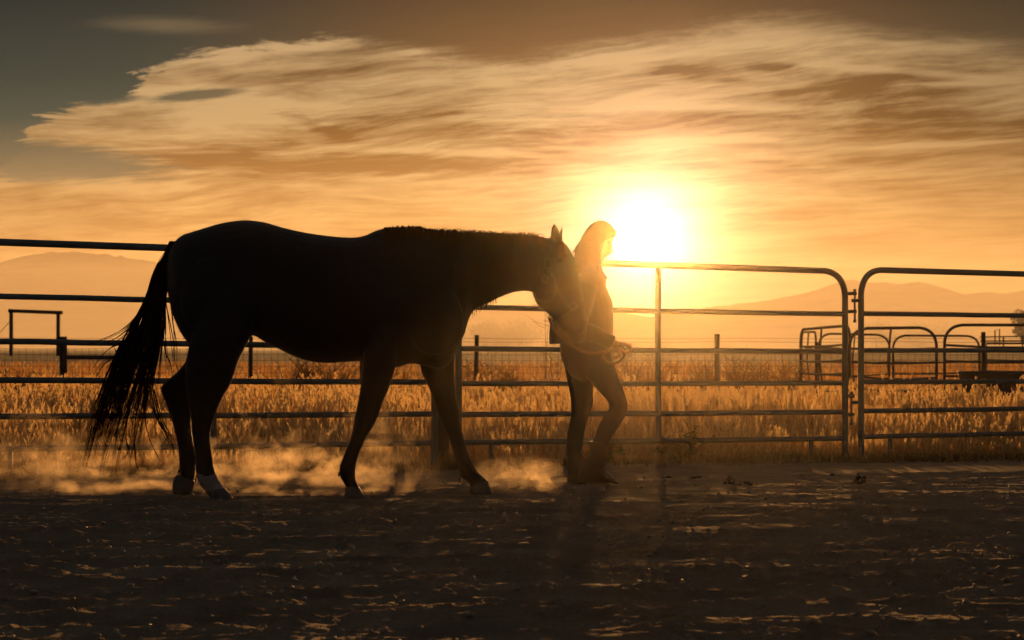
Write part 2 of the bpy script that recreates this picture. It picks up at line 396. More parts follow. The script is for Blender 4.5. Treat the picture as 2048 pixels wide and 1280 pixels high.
# arena relief: low ridges along the fence, trodden hollows, crumbs
wx = GX + 0.5 * fbm(GX * .7, GY * .7, 2, 50)
wy = GY + 0.10 * fbm(GX * 1.1, GY * 1.1, 3, 60)
ridge = fbm(wx * .9, wy * 6.0, 5, 3, .55)
ridge = np.sign(ridge) * np.abs(ridge) ** 1.15
rel = 0.013 * ridge + 0.009 * fbm(GX * 1.4, GY * 2.6, 3, 11) + 0.005 * fbm(GX * 5, GY * 13, 4, 21, .66)
cr = np.abs(fbm(wx * .8 + 9, wy * 4.6, 4, 203, .5)); rel += 0.020 * np.clip(1 - cr / .10, 0, 1) ** 1.3
cr = np.abs(fbm(wx * 4 + 3, wy * 9, 3, 303, .55)); rel += 0.003 * np.clip(1 - cr / .12, 0, 1)
crumbs = np.maximum(fbm(GX * 30, GY * 30, 2, 31, .7) - .28, 0); rel += 0.024 * crumbs * (0.4 + 1.2 * (vnoise(GX * 2, GY * 2, 77) + .5))
for i in range(230):
    hx = rng.uniform(-4.2, 4.2); hy = rng.uniform(5.3, 13); r = rng.uniform(.05, .12)
    q = ((GX - hx) / (r * 1.2)) ** 2 + ((GY - hy) / (r * rng.uniform(.9, 1.7))) ** 2
    sel = q < 9
    d = np.sqrt(q[sel]); rel[sel] += -rng.uniform(.010, .028) * np.exp(-d ** 2 * 1.6) + rng.uniform(.003, .010) * np.exp(-((d - 1.15) / .3) ** 2)
def smst(a, b, x): t = np.clip((x - a) / (b - a), 0, 1); return t * t * (3 - 2 * t)
ext = (1 - smst(30, 60, np.abs(GX)))
amp = 1 - 0.62 * smst(10.2, 11.6, GY)
far_amp = smst(13.4, 15, GY)
GZ = base_z(GY) + rel * amp * (1 - far_amp) * ext + far_amp * 0.04 * fbm(GX * .5, GY * .5, 3, 41) * np.clip(1 - GY / 80, 0, 1)
berm = np.exp(-((GY - (14.2 + .47 * GX) + .15) / .35) ** 2) * (np.abs(GX) < 12)
GZ += berm * 0.02 * (1 + fbm(GX * 3, GY * 3, 3, 91))
ny, nx = GX.shape
idx = np.arange(ny * nx).reshape(ny, nx)
q = np.stack([idx[:-1, :-1], idx[:-1, 1:], idx[1:, 1:], idx[1:, :-1]], -1).reshape(-1, 4)
me = np_mesh('ground', np.stack([GX, GY, GZ], -1), q)
tag(link('ground', me, M['ground'], smooth='s'), kind='structure')
def gz(x, y):
    j = int(np.clip(np.searchsorted(xs, x), 1, nx - 1)); i = int(np.clip(np.searchsorted(ys, y), 1, ny - 1))
    return float(GZ[i, j])

# ------------------------------------------------------------------ hills
def hill_mat():
    m, t = mat('hill_slopes')
    pos = t.n('ShaderNodeNewGeometry').outputs['Position']
    nz = t.noise(pos, .012, 6, .65)
    col = t.mix(t.rng(nz, .4, .6), (.05, .045, .025), (.13, .10, .055))
    p = t.n('ShaderNodeBsdfPrincipled'); t.put(p.inputs['Base Color'], col); p.inputs['Roughness'].default_value = 1; p.inputs['Specular IOR Level'].default_value = 0
    o = t.n('ShaderNodeOutputMaterial'); t.t.links.new(p.outputs[0], o.inputs[0]); return m
M['hill'] = hill_mat()
def hills(name, prof, Y, depth, rough, seed):
    pts = np.array(prof, float); X = np.arange(pts[0, 0], pts[-1, 0] + 1, 3.0)
    top = np.interp(X, pts[:, 0], pts[:, 1]); k = np.ones(9) / 9; top = np.convolve(np.pad(top, 4, 'edge'), k, 'valid')
    H = CH + (HZ - top) / F * Y
    T = np.concatenate([np.linspace(-1, 0, 26), np.linspace(0.1, 1, 8)])
    xw = (X - CX) / F * Y
    XX, TT = np.meshgrid(xw, T); HH = np.tile(H, (len(T), 1))
    prf = np.where(TT < 0, (1 + TT) ** 1.3, np.cos(np.clip(TT, 0, 1) * math.pi / 2) ** 1.2)
    YY = Y + TT * depth
    nz = fbm(XX * .012, YY * .006, 5, seed) * rough
    ZZ = -3 + (HH + 3) * prf + nz * prf * (1 - prf) * 4 * .6
    # trees along the crest make it ragged
    crest = np.exp(-(TT / .05) ** 2) * np.maximum(fbm(XX * .14, XX * 0, 3, seed + 5), -.1) * 3.2 * (vnoise(XX * .01, XX * 0, seed + 9) + .5)
    ZZ += crest
    n_, m_ = XX.shape; idx = np.arange(n_ * m_).reshape(n_, m_)
    q = np.stack([idx[:-1, :-1], idx[:-1, 1:], idx[1:, 1:], idx[1:, :-1]], -1).reshape(-1, 4)
    tag(link(name, np_mesh(name, np.stack([XX, YY, ZZ], -1), q), M['hill'], smooth='s'), kind='structure')
hills('hills', [(-2600, 700), (-1600, 620), (-900, 560), (-400, 575), (-100, 545), (-30, 532), (0, 525), (35, 515), (70, 508), (110, 505), (150, 503), (190, 507), (240, 514), (300, 523), (380, 534), (500, 548),
                (650, 575), (800, 600), (1000, 615), (1150, 608), (1300, 634), (1420, 616), (1540, 600), (1640, 580), (1697, 558), (1732, 565), (1775, 564), (1800, 570), (1814, 566), (1845, 563),
                (1869, 571), (1897, 584), (1928, 589), (1955, 586), (1979, 583), (2010, 589), (2048, 581), (2120, 570), (2300, 590), (2700, 560), (3400, 620), (4300, 700)], 1900, 700, 14, 5)
hills('foothills', [(-2600, 690), (-900, 664), (-200, 668), (60, 660), (300, 668), (520, 662), (760, 668), (1000, 660), (1240, 664), (1500, 652), (1700, 645), (1766, 641), (1850, 646), (1930, 634), (1990, 624), (2048, 619), (2200, 612), (2600, 640), (3400, 690)],
      1150, 260, 6, 15)

# ------------------------------------------------------------------ pipe fence panels
def bent_frame(p0b, p0t, p1b, p1t, rc, r, mb, round0=True, round1=True):
    """upright, rounded corner, top rail, rounded corner, upright: one bent pipe"""
    p0b, p0t, p1b, p1t = map(Vector, (p0b, p0t, p1b, p1t)); pts = [p0b]
    def corner(a, c, b, rad):
        d0 = (a - c).normalized(); d1 = (b - c).normalized(); o = []
        for i in range(9):
            t = i / 8; A = c + d0 * rad; B = c + d1 * rad
            o.append(A * (1 - t) ** 2 + c * 2 * t * (1 - t) * .85 + (A + B) * .5 * 2 * t * (1 - t) * .15 + B * t * t)
        return o
    pts += corner(p0b, p0t, p1t, rc) if round0 else [p0t]
    pts += corner(p0t, p1t, p1b, rc) if round1 else [p1t]
    pts.append(p1b); mb.tube(pts, r, 12)
def drop_pin(root, x, Y, ytop, ybot, lugs):
    mb = MB(); mb.tube([P(x, ytop, Y), P(x, ybot, Y)], .0085, 8); mb.tube([P(x, ytop - 1, Y), P(x, ytop + 5, Y)], .013, 8)
    mb.tube([P(x, ybot - 4, Y), P(x, ybot + 1, Y)], .013, 8); mb.build('drop_pin', M['steel'], root)
    for (xa, xb, y) in lugs:
        l = MB(); l.tube([P(xa, y, Y), P(xb, y, Y)], .014, 8); l.build('lug', M['pipe'], root)
def px_panel(label, e0, e1, mids=(), feet=(), rad=.024, rr=.0195, corner=.16, name='fence_panel', r0=True, r1=True, group='pipe fence panels round the arena'):
    """e = (px, Y, [py of rails top..bottom], py base)"""
    x0, Y0, r_0, b0 = e0; x1, Y1, r_1, b1 = e1
    root = thing(name, P(x0, b0, Y0), label, 'fence panel', group)
    mb = MB(); bent_frame(P(x0, b0, Y0), P(x0, r_0[0], Y0), P(x1, b1, Y1), P(x1, r_1[0], Y1), corner, rad, mb, r0, r1)
    mb.build('frame', M['pipe'], root)
    def along(t, a, b): return a.lerp(b, t)
    A = [P(x0, y, Y0) for y in r_0]; B = [P(x1, y, Y1) for y in r_1]
    for a, b in zip(A[1:], B[1:]):
        d = (b - a); n = 14
        pts = [a + d * (i / n) + Vector((0, 0, -.004 * math.sin(math.pi * i / n) * random.uniform(.3, 1.4))) for i in range(n + 1)]
        m = MB(); m.tube(pts, rr * random.uniform(.97, 1.03), 12); m.build('rail', M['pipe'], root)
    def tpx(px):
        s = lambda q: (px - CX) / F
        # world parameter where the line crosses that direction
        k = (px - CX) / F; return (k * A[0].y - A[0].x) / ((B[0].x - A[0].x) - k * (B[0].y - A[0].y))
    for px in mids:
        t = tpx(px); m = MB(); a = A[0].lerp(B[0], t); b = A[-1].lerp(B[-1], t)
        off = Vector((0, 0, 0))
        m.tube([a, a.lerp(b, .33) + Vector((-.006, 0, 0)), a.lerp(b, .66) + Vector((-.002, 0, 0)), b], rr * 1.12, 12); m.build('upright', M['pipe'], root)
    for px in feet:
        t = tpx(px); m = MB(); a = A[-1].lerp(B[-1], t); b = P(x0, b0, Y0).lerp(P(x1, b1, Y1), t); b.z -= .03
        m.tube([a, b], rr * .9, 10); m.build('foot', M['pipe'], root)
    return root
LA = [486, 592, 681, 760, 831, 894]
pa = px_panel('long left pipe fence panel with thick top rail, behind the horse and its tail',
         (-420, 12.42, [484 - 14, 582, 676, 757, 834, 902], 965), (869, 14.0, [514, 612, 694, 764, 828, 886], 938), mids=(-60, 427,), feet=(20, 790), corner=.17)
pb = px_panel('middle pipe fence panel behind the woman, ending at the gate hinges',
         (917, 14.12, [517, 614, 697, 767, 829, 885], 937), (1690, 15.55, [543, 628, 703, 766, 824, 877], 922), mids=(1317,), feet=(982, 1622), corner=.19)
pc = px_panel('right pipe gate panel with rounded upper corner beside the drop pins',
         (1722, 15.62, [539, 627, 701, 764, 822, 873.5], 921), (2330, 17.1, [556, 633, 699, 760, 812, 859], 900), mids=(2120,), feet=(1780,), corner=.19, name='fence_panel')
drop_pin(pb, 1709.5, 15.58, 579, 644, [(1694, 1713, 587), (1718, 1703, 601), (1694, 1713, 623)])
drop_pin(pb, 1703, 15.58, 784, 849, [(1690, 1709, 792), (1716, 1702, 805), (1690, 1709, 829)])
drop_pin(pb, 893, 14.05, 560, 625, [(869, 897, 568), (917, 889, 582), (869, 897, 604)])
# dark wooden post between the two panels
def wood_post(px, Y, ptop, w, parent=None, name='post', depth=None):
    z1 = CH - (ptop - HZ) / F * Y; x = (px - CX) / F * Y; z0 = gz(x, Y) - .25
    m = MB(); ns = 8; rings = []
    for i in range(ns + 1):
        t = i / ns; z = z0 + (z1 - z0) * t; ring = []
        for j in range(12):
            a = 2 * math.pi * j / 12; rr = w / 2 * (1 + .10 * math.sin(a * 2 + px) + random.uniform(-.04, .04))
            ring.append((x + math.cos(a) * rr + .01 * math.sin(t * 3 + px), Y + math.sin(a) * rr, z))
        rings.append(ring)
    m.ring_stack(rings); return m.build(name, M['wood'], parent, smooth=True)
o = wood_post(889, 14.4, 640, .085, name='wooden_post')
tag(o, 'dark wooden post just behind the joint of the left and middle fence panels', 'post')

# ------------------------------------------------------------------ wire fence with wooden posts across the field
YF = 46.0
wf = thing('wire_fence', P(953, 800, YF), 'wire mesh field fence strung between dark wooden posts beyond the dry grass', 'fence')
posts = [(-330, 672), (-100, 672), (127, 673), (501, 672), (725, 671), (953, 670), (1190, 669), (1435, 668), (1634, 684), (1966, 664), (2200, 666), (2430, 664)]
for px, pt in posts: wood_post(px, YF, pt, .11 if px != 127 else .16, wf)
def wires(parent, Y, xa, xb, rows, r, vstep, vt, vb):
    m = MB()
    for py in rows:
        pts = []
        for i in range(61):
            px = xa + (xb - xa) * i / 60; pts.append(P(px, py + .8 * math.sin(px * .021 + py), Y - .07))
        m.tube(pts, r, 4)
    px = xa
    while px < xb:
        m.tube([P(px, vt, Y - .07), P(px + .6, vb, Y - .07)], r * .9, 4); px += vstep
    m.build('wire_mesh', M['wire'], parent)
wires(wf, YF, -340, 2440, [677, 684, 697, 709, 721, 733, 746, 760], .0042, 14, 697, 775)
# rail fence stub at left
rl = MB(); rl.box(P(205, 715, YF - .12), 1.65, .04, .10); rl.build('rail', M['wood'], wf, smooth=False)
# plank gate frame far left
gf = thing('wooden_arch', P(70, 700, 120), 'tall wooden gate frame of two poles and a crossbeam in the field at far left', 'gate frame')
for px in (22.5, 116.5):
    m = MB(); m.box((P(px, 622, 120) + P(px, 712, 120)) / 2, .20, .20, (712 - 622) / F * 120); m.build('pole', M['wood'], gf, smooth=False)
m = MB(); a = P(17, 621.5, 119.9); b = P(125, 625.5, 119.9); m.tube([a, b], .11, 8); m.build('crossbeam', M['wood'], gf)
m = MB(); m.tube([P(22, 640, 120), P(-30, 700, 120)], .02, 5); m.build('guy_wire', M['wire'], gf)

# ------------------------------------------------------------------ far corral of pipe panels at right
def far_panel(label, e0, e1, mids=(), r=.024, bend=0.0, r0=True, r1=True, corner=.35):
    x0, Y0, ys0, b0 = e0; x1, Y1, ys1, b1 = e1
    root = thing('corral_panel', P(x0, b0, Y0), label, 'corral panel', 'pipe panels of the far corral')
    mb = MB(); bent_frame(P(x0, b0, Y0), P(x0, ys0[0], Y0), P(x1, b1, Y1), P(x1, ys1[0], Y1), corner, r * 1.25, mb, r0, r1)
    mb.build('frame', M['far_pipe'], root)
    for a, b in zip(ys0[1:], ys1[1:]):
        m = MB(); A = P(x0, a, Y0); B = P(x1, b, Y1)
        sag = Vector((0, 0, -random.uniform(0, .05))); m.tube([A, A.lerp(B, .33) + sag, A.lerp(B, .66) + sag, B], r, 8); m.build('rail', M['far_pipe'], root)
    for px in mids:
        m = MB(); t = (px - x0) / (x1 - x0)
        a = P(px, ys0[0] + (ys1[0] - ys0[0]) * t, Y0 + (Y1 - Y0) * t); b = P(px + bend, b0 + (b1 - b0) * t - 4, Y0 + (Y1 - Y0) * t)
        m.tube([a, a.lerp(b, .5) + Vector((-.06, 0, 0)), b], r * .9, 8); m.build('upright', M['far_pipe'], root)
    return root
far_panel('left end corral panel slanting toward the viewer, its upper left corner rounded', (1601, 44, [659, 693, 722, 746], 790), (1700, 39, [651, 688, 718, 745, 777], 792), (1643,), bend=4)
far_panel('near middle corral panel with a rounded upper right corner, seen behind the gate upright', (1699, 39, [657, 697, 724, 752, 776], 792), (1873, 39, [655, 697, 725, 756, 778], 795), (1782,), bend=0)
far_panel('near right corral panel running out of the picture above the stock tank', (1889, 39, [650, 690, 722, 752, 778], 795), (2150, 39, [650, 692, 722, 752, 776], 795), ())
far_panel('short back corral panel at the far left corner of the corral', (1603, 52, [664, 692, 720, 745], 780), (1632, 55, [664, 692, 720, 745], 780), (1617,), bend=3)
far_panel('back corral panel left of the rear gap, with a rounded right corner', (1637, 55, [667, 695, 722, 748], 780), (1779, 55, [670, 697, 724, 748], 780), (1710,), bend=-1)
far_panel('back corral panel right of the rear gap, reaching the tall wooden post', (1786, 55, [671, 697, 724, 748], 780), (1959, 55, [672, 698, 722, 744], 778), ())
far_panel('straight back corral panel right of the tall wooden post', (1973, 54, [687, 720, 742], 778), (2160, 53, [686, 720, 742], 778), (), r0=False, r1=False)
# stock tank
def stock_tank():
    Y = 37.5; root = thing('stock_tank', P(2050, 790, Y), 'dark round stock tank beside the far corral at the right edge', 'stock tank')
    cx = (2052 - CX) / F * Y; r = 108 / F * Y; z1 = CH - (747 - HZ) / F * Y; z0 = CH - (824 - HZ) / F * Y
    prof = [(r * .97, z0), (r * .985, z0 + .1), (r, z0 + .2), (r * .985, z0 + .3), (r, z1 - .05), (r * 1.02, z1), (r * .99, z1 + .01), (r * .96, z1 - .02), (r * .95, z0 + .1)]
    m = MB(); m.ring_stack([[(cx + math.cos(a) * q, Y + 1 + math.sin(a) * q, z) for a in [2 * math.pi * j / 48 for j in range(48)]] for q, z in prof]); m.build('wall', M['tank'], root)
    m = MB(); m.tube([(cx + math.cos(a) * r * 1.01, Y + 1 + math.sin(a) * r * 1.01, z1) for a in [2 * math.pi * j / 48 for j in range(49)]], .025, 8); m.build('rim', M['tank'], root)
stock_tank()
tr = thing('feed_trough', P(1645, 790, 41), 'low pale feed trough lying in the grass inside the left end of the corral', 'trough')
m = MB(); c = P(1645, 793, 41); m.box(c, .85, .5, .16); m.build('body', M['steel'], tr, smooth=False)
m = MB(); c = P(1645, 784, 41); zz = c.z
m.tube([(c.x - .44, 40.73, zz), (c.x + .44, 40.73, zz), (c.x + .44, 41.27, zz), (c.x - .44, 41.27, zz), (c.x - .44, 40.74, zz)], .02, 6); m.build('rim', M['steel'], tr)
# tiny frame and rail fence in the distance
fr = thing('cattle_chute', P(1996, 700, 150), 'small pipe loading frame far behind the corral', 'pipe frame')
m = MB(); m.tube([P(1990, 690, 150), P(1990, 661, 150), P(1999, 658, 150), P(1999, 690, 150)], .05, 6); m.build('hoop', M['far_pipe'], fr)
m = MB(); m.tube([P(1960, 674, 150), P(2080, 672, 150)], .05, 6); m.build('rail', M['far_pipe'], fr)
m = MB(); m.tube([P(1960, 682, 150), P(2080, 681, 150)], .05, 6); m.build('rail', M['far_pipe'], fr)
for px in (1965, 2007, 2045):
    m = MB(); m.tube([P(px, 672, 150), P(px, 705, 150)], .06, 6); m.build('post', M['far_pipe'], fr)

# ------------------------------------------------------------------ grass
def grass(name, n, ya, yb, pw, hmin, hmax, wid, seed_frac, band=None, lean=.18, seedn=9, matg='grass'):
    r = np.random.default_rng(hash(name) % 1000 if False else len(name) * 31 + n)
    Y = ya + (yb - ya) * r.random(n) ** pw
    X = (r.random(n) * 2 - 1) * (Y * .31 + 1.2)
    if band: Y = 14.2 + .47 * X + band[0] + (band[1] - band[0]) * r.random(n); keep = (Y > 11.5)
    else: keep = Y > 14.25 + .47 * X + .15 * r.random(n)
    clump = fbm(X * 1.1, Y * .8, 3, 5) + .5
    keep &= r.random(n) < np.clip(clump * 1.4 - .05, .12, 1)
    X, Y, clump = X[keep], Y[keep], clump[keep]; n = len(X)
    Z = base_z(Y) + 0.0
    j = np.clip(np.searchsorted(xs, X), 0, nx - 1); i = np.clip(np.searchsorted(ys, Y), 0, ny - 1); Z = GZ[i, j] - .01
    near = np.interp(Y - (14.2 + .47 * X), [0, 1.2, 4, 9], [.24, .36, .7, 1.0]) if not band else 1.0
    H = near * (hmin + (hmax - hmin) * r.random(n) ** 1.6 * np.clip(.55 + clump * .8, .5, 1.15))
    w = wid * (0.6 + .8 * r.random(n)) * np.clip(Y / 18, .7, 2.5)
    th = r.random(n) * math.tau; L = H * (r.normal(0, lean, n)); Lx = np.cos(th) * L + H * .05 * (fbm(X * .6, Y * .6, 2, 8)); Ly = np.sin(th) * L
    fa = r.normal(0, .6, n); fx_, fy_ = np.cos(fa), np.sin(fa)
    K = 4; V_ = np.zeros((n, K, 2, 3), np.float32)
    for k in range(K):
        t = k / (K - 1); ww = w * (1 - t) ** .6 * .5 + .0004
        cx = X + Lx * t ** 1.8; cy = Y + Ly * t ** 1.8; cz = Z + H * t * (1 - .12 * np.abs(L / H) * t)
        for s, sg in enumerate((-1, 1)):
            V_[:, k, s, 0] = cx + sg * ww * fx_; V_[:, k, s, 1] = cy + sg * ww * fy_; V_[:, k, s, 2] = cz
    b = np.arange(n)[:, None] * K * 2
    Q = np.concatenate([np.stack([b[:, 0] + k * 2, b[:, 0] + k * 2 + 1, b[:, 0] + k * 2 + 3, b[:, 0] + k * 2 + 2], -1) for k in range(K - 1)])
    tag(link(name, np_mesh(name, V_, Q), M[matg], smooth=False), kind='stuff', label='tall dry golden grass' , cat='grass')
    # seed heads on the taller stems
    sel = np.where((r.random(n) < seed_frac) & (H > near * (hmin + .25 * (hmax - hmin))))[0]
    if len(sel) == 0: return
    N = len(sel); S = seedn; V2 = np.zeros((N, S, 4, 3), np.float32)
    hl = np.clip(.10 + .08 * r.random(N), 0, .2); sc = np.clip(Y[sel] / 17, .8, 2.2)
    tx = Lx[sel] / H[sel] * 1.8; ty = Ly[sel] / H[sel] * 1.8
    bx = X[sel] + Lx[sel]; by = Y[sel] + Ly[sel]; bz = Z[sel] + H[sel] * (1 - .12 * np.abs(L[sel] / H[sel]))
    for s in range(S):
        t = s / S; z0 = -hl * (1 - t) ; ang = r.random(N) * math.tau
        ll = (.020 + .018 * r.random(N)) * sc ; ww = .0042 * sc * (1.1 - .5 * t)
        ox = np.cos(ang) * ll * .45; oy = np.sin(ang) * ll * .45
        cx = bx + tx * z0; cy = by + ty * z0; cz = bz + z0
        V2[:, s, 0] = np.stack([cx - ww, cy, cz], -1); V2[:, s, 1] = np.stack([cx + ww, cy, cz], -1)
        V2[:, s, 2] = np.stack([cx + ox + ww, cy + oy, cz + ll], -1); V2[:, s, 3] = np.stack([cx + ox - ww, cy + oy, cz + ll], -1)
    Q2 = np.arange(N * S * 4).reshape(-1, 4)
    tag(link(name + '_seed_heads', np_mesh(name, V2, Q2), M['seed'], smooth=False), kind='stuff', label='pale backlit seed heads on the dry grass', cat='grass seed heads')
grass('field_grass', 72000, 13.0, 24, 1.1, .14, .62, .0062, .45)
grass('middle_grass', 46000, 22, 48, 1.3, .16, .40, .0060, .4)
grass('tall_grass', 3200, 18.5, 27, 1.0, .40, .68, .0036, .9, seedn=13)
grass('distant_grass', 30000, 48, 130, 1.4, .2, .5, .012, .1, seedn=5)
grass('short_grass', 22000, 13, 18, 1, .04, .17, .004, 0, band=(.12, .75), lean=.5)
grass('fringe_weeds', 26000, 13, 18, 1, .02, .085, .006, 0, band=(-.45, .12), lean=.8, matg='weed')

# ------------------------------------------------------------------ dry weeds: branchy plants
def weed(px, Y, h, label, n=16, spread=.5, mt='weed', leaf=0.0, name='dry_weed', group='dry branching weeds along the wire fence'):
    x = (px - CX) / F * Y; z = gz(x, Y); m = MB()
    for i in range(n):
        a = random.uniform(0, math.tau); l = h * random.uniform(.6, 1.1); s = spread * random.uniform(.15, 1) * h
        p0 = Vector((x + random.uniform(-.03, .03), Y + random.uniform(-.03, .03), z)); pts = [p0]
        tip = p0 + Vector((math.cos(a) * s, math.sin(a) * s, l)); mid = p0.lerp(tip, .5) + Vector((math.cos(a) * -s * .15, 0, h * .08))
        tip.z -= s * .3
        for t in (.25, .5, .75, 1): pts.append(p0 * (1 - t) ** 2 + mid * 2 * t * (1 - t) + tip * t * t)
        r0 = .0022 * Y / 15
        m.tube(pts, [r0 * 1.6, r0 * 1.4, r0 * 1.1, r0 * .9, r0 * .5], 4)
        for k in range(7):
            t = random.uniform(.35, 1); q = p0 * (1 - t) ** 2 + mid * 2 * t * (1 - t) + tip * t * t
            b = random.uniform(0, math.tau); bl = h * random.uniform(.08, .28)
            e = q + Vector((math.cos(b) * bl, math.sin(b) * bl, bl * random.uniform(.1, .9)))
            m.tube([q, (q + e) / 2 + Vector((0, 0, -bl * .08)), e], [r0 * .8, r0 * .7, r0 * .4], 3)
            for _ in range(3 + int(leaf * 6)):
                c = q.lerp(e, random.uniform(.3, 1)); d = Vector((random.uniform(-1, 1), random.uniform(-1, 1), random.uniform(-.3, 1))) * (.006 + leaf * .03) * Y / 15; u = Vector((random.uniform(-1, 1), random.uniform(-1, 1), 0)) * (.003 + leaf * .012) * Y / 15
                m.add([c - u, c + u, c + u * .5 + d, c - u * .5 + d], [(0, 1, 2, 3)])
    o = m.build(name, M[mt], smooth=False); tag(o, label, 'weed', group); return o
wl = [(1262, 40, .95, 'bushy dry weed just right of the woman, behind the coiled rope'), (1296, 42, .8, 'dry weed left of the middle panel upright'),
      (1345, 42, .6, 'small dry weed right of the middle panel upright'), (1480, 43, .85, 'dry weed just right of the second wooden field post from the corral'), (1525, 42, .75, 'dry weed between the field post and the corral'),
      (1575, 43, .8, 'dry weed standing close to the left corner of the corral'), (575, 40, .75, 'dry weed under the horse flank behind the rails'), (628, 41, .9, 'leaning dry weed under the horse belly'),
      (675, 42, .85, 'dry weed under the belly beside the foreleg'), (800, 41, .75, 'dry weed seen between the two forelegs'), (985, 41, .8, 'dry weed right of the field post behind the panel joint'),
      (1025, 42, .6, 'low dry weed between that post and the woman'), (205, 40, .55, 'dry broken weed under the wooden rail at left'), (40, 41, .6, 'dry weed below the far gate frame'),
      (930, 43, .7, 'dry weed left of the field post behind the panel joint'), (1410, 43, .7, 'dry weed left of the wooden field post right of the woman')]
for (px, Y, h, lb) in wl: weed(px, Y, h * 1.35, lb, n=random.randint(14, 22), spread=random.uniform(.5, .9))
for (px, Y, h, lb) in [(1092, 30, 1.5, 'tall bare dry stalks just left of the woman'), (1112, 31, 1.35, 'second tall bare stalk beside the woman\'s back')]:
    weed(px, Y, h, lb, n=3, spread=.18)
for (px, Y, h, lb) in [(1372, 15.0, .26, 'green tinged weed tuft under the middle fence panel'), (1345, 15.05, .20, 'smaller green weed tuft left of the larger one under the middle panel'), (1215, 14.6, .2, 'weed tuft at the bottom rail right behind the woman\'s boots')]:
    weed(px, Y, h, lb, n=26, spread=1.3, mt='greenweed', leaf=.35, name='green_weed', group='green weed tufts under the fence')

# ------------------------------------------------------------------ misty trees
def tree(px, Y, h, wd, label, n=2600, tall=1.0):
    x = (px - CX) / F * Y; z0 = -.5; root = thing('tree', (x, Y, z0), label, 'tree', 'trees in the misty valley')
    m = MB(); m.tube([(x, Y, z0), (x + .1, Y, z0 + h * .3), (x - .1, Y, z0 + h * .6)], [h * .035, h * .028, h * .012], 8)
    for i in range(6):
        a = random.uniform(0, math.tau); m.tube([(x, Y, z0 + h * .3), (x + math.cos(a) * wd * .25, Y + math.sin(a) * wd * .25, z0 + h * .55), (x + math.cos(a) * wd * .4, Y + math.sin(a) * wd * .4, z0 + h * .7)], [h * .015, h * .01, h * .005], 6)
    m.build('trunk', M['bark'], root)
    cl = [(random.gauss(0, .2) * wd, random.gauss(0, .2) * wd, random.uniform(.3, .88) * h, random.uniform(.14, .25) * wd) for _ in range(16)]
    v = []; q = []
    for i in range(n):
        c = random.choice(cl); d = Vector((random.gauss(0, 1), random.gauss(0, 1), random.gauss(0, .8))); d = d.normalized() * c[3] * random.uniform(.5, 1.15)
        p = Vector((x + c[0], Y + c[1], z0 + c[2])) + d; s = h * random.uniform(.02, .045)
        a = Vector((random.uniform(-1, 1), random.uniform(-1, 1), random.uniform(-1, 1))).normalized() * s; b = a.orthogonal().normalized() * s
        k = len(v); v += [p - a, p + b, p + a, p - b]; q.append((k, k + 1, k + 2, k + 3))
    m = MB(); m.add(v, q); m.build('crown', M['leaf'], root, smooth=False)
tree(1040, 800, 9.2, 16, 'rounded misty tree between the horse neck and the post below it')
tree(970, 800, 9.8, 16, 'dim misty tree just right of the horse chest')
tree(1006, 830, 6.5, 13, 'low misty tree between the two larger ones near the horse chest')
tree(1752, 800, 9.5, 17, 'faint misty tree behind the left part of the far corral')
tree(1838, 820, 8.5, 25, 'wide faint misty tree behind the middle of the far corral')
tree(2056, 400, 8.0, 7, 'darker tree at the right edge behind the stock tank')

# ------------------------------------------------------------------ dirt clods and pebbles
def clod(px, py, w, h, label, Y=None):
    Y = CH * F / (py - HZ); x = (px - CX) / F * Y; z = gz(x, Y)
    bm = bmesh.new(); bmesh.ops.create_icosphere(bm, subdivisions=4, radius=1)
    sd = random.uniform(0, 99); W_ = w / F * Y / 2; H_ = h / F * Y
    for v in bm.verts:
        c = v.co; nn = fbm(np.array([c.x * 1.6 + sd]), np.array([c.y * 1.6 + c.z * 2.1]), 4, 3)[0]
        v.co = Vector((c.x * W_, c.y * W_ * .9, max(c.z, -.3) * H_ * .95)) * (1 + nn * .55)
    me = bpy.data.meshes.new('clod'); bm.to_mesh(me); bm.free(); 
    o = link('dung_clod', me, M['clod'], smooth='s'); o.location = (x, Y, z); tag(o, label, 'clod', 'dark clods on the arena dirt')
clod(1458, 968, 19, 17, 'larger left clod of the pair right of the weed tuft')
clod(1490, 970, 26, 8, 'flat clod touching the right of the upright one')
clod(1721, 968, 25, 19, 'round dark clod on the dirt below the drop pins')
clod(1279, 978, 14, 9, 'small clod right of the toe of the boot')
clod(1388, 957, 30, 6, 'low crumbled clod under the weed tuft')
clod(1664, 948, 10, 5, 'tiny clod left of the fence upright foot')
clod(1337, 954, 12, 5, 'tiny clod nearest the green weeds')
def pebbles():
    bm = bmesh.new(); bmesh.ops.create_icosphere(bm, subdivisions=1, radius=1)
    bv = np.array([v.co[:] for v in bm.verts]); bf = np.array([[v.index for v in f.verts] for f in bm.faces]); bm.free()
    n = 7000; V_ = []; T_ = []
    for i in range(n):
        Y = 5.4 + 7.5 * random.random() ** 1.1; x = random.uniform(-1, 1) * Y * .29; s = .0022 + .012 * random.random() ** 9
        R = np.array(Matrix.Rotation(random.uniform(0, 6), 3, Vector((random.random(), random.random(), 1)).normalized()))
        v = (bv * (1 + rng.normal(0, .12, bv.shape))) * np.array([s * random.uniform(.9, 1.6), s, s * random.uniform(.5, .9)]) @ R.T + np.array([x, Y, gz(x, Y) + s * .3])
        T_.append(bf + len(V_) * len(bv)); V_.append(v)
    tag(link('pebbles', np_mesh('pebbles', np.concatenate(V_), tris=np.concatenate(T_)), M['pebble'], smooth=False), kind='stuff', label='small pebbles and crumbs on the dirt', cat='pebbles')
pebbles()
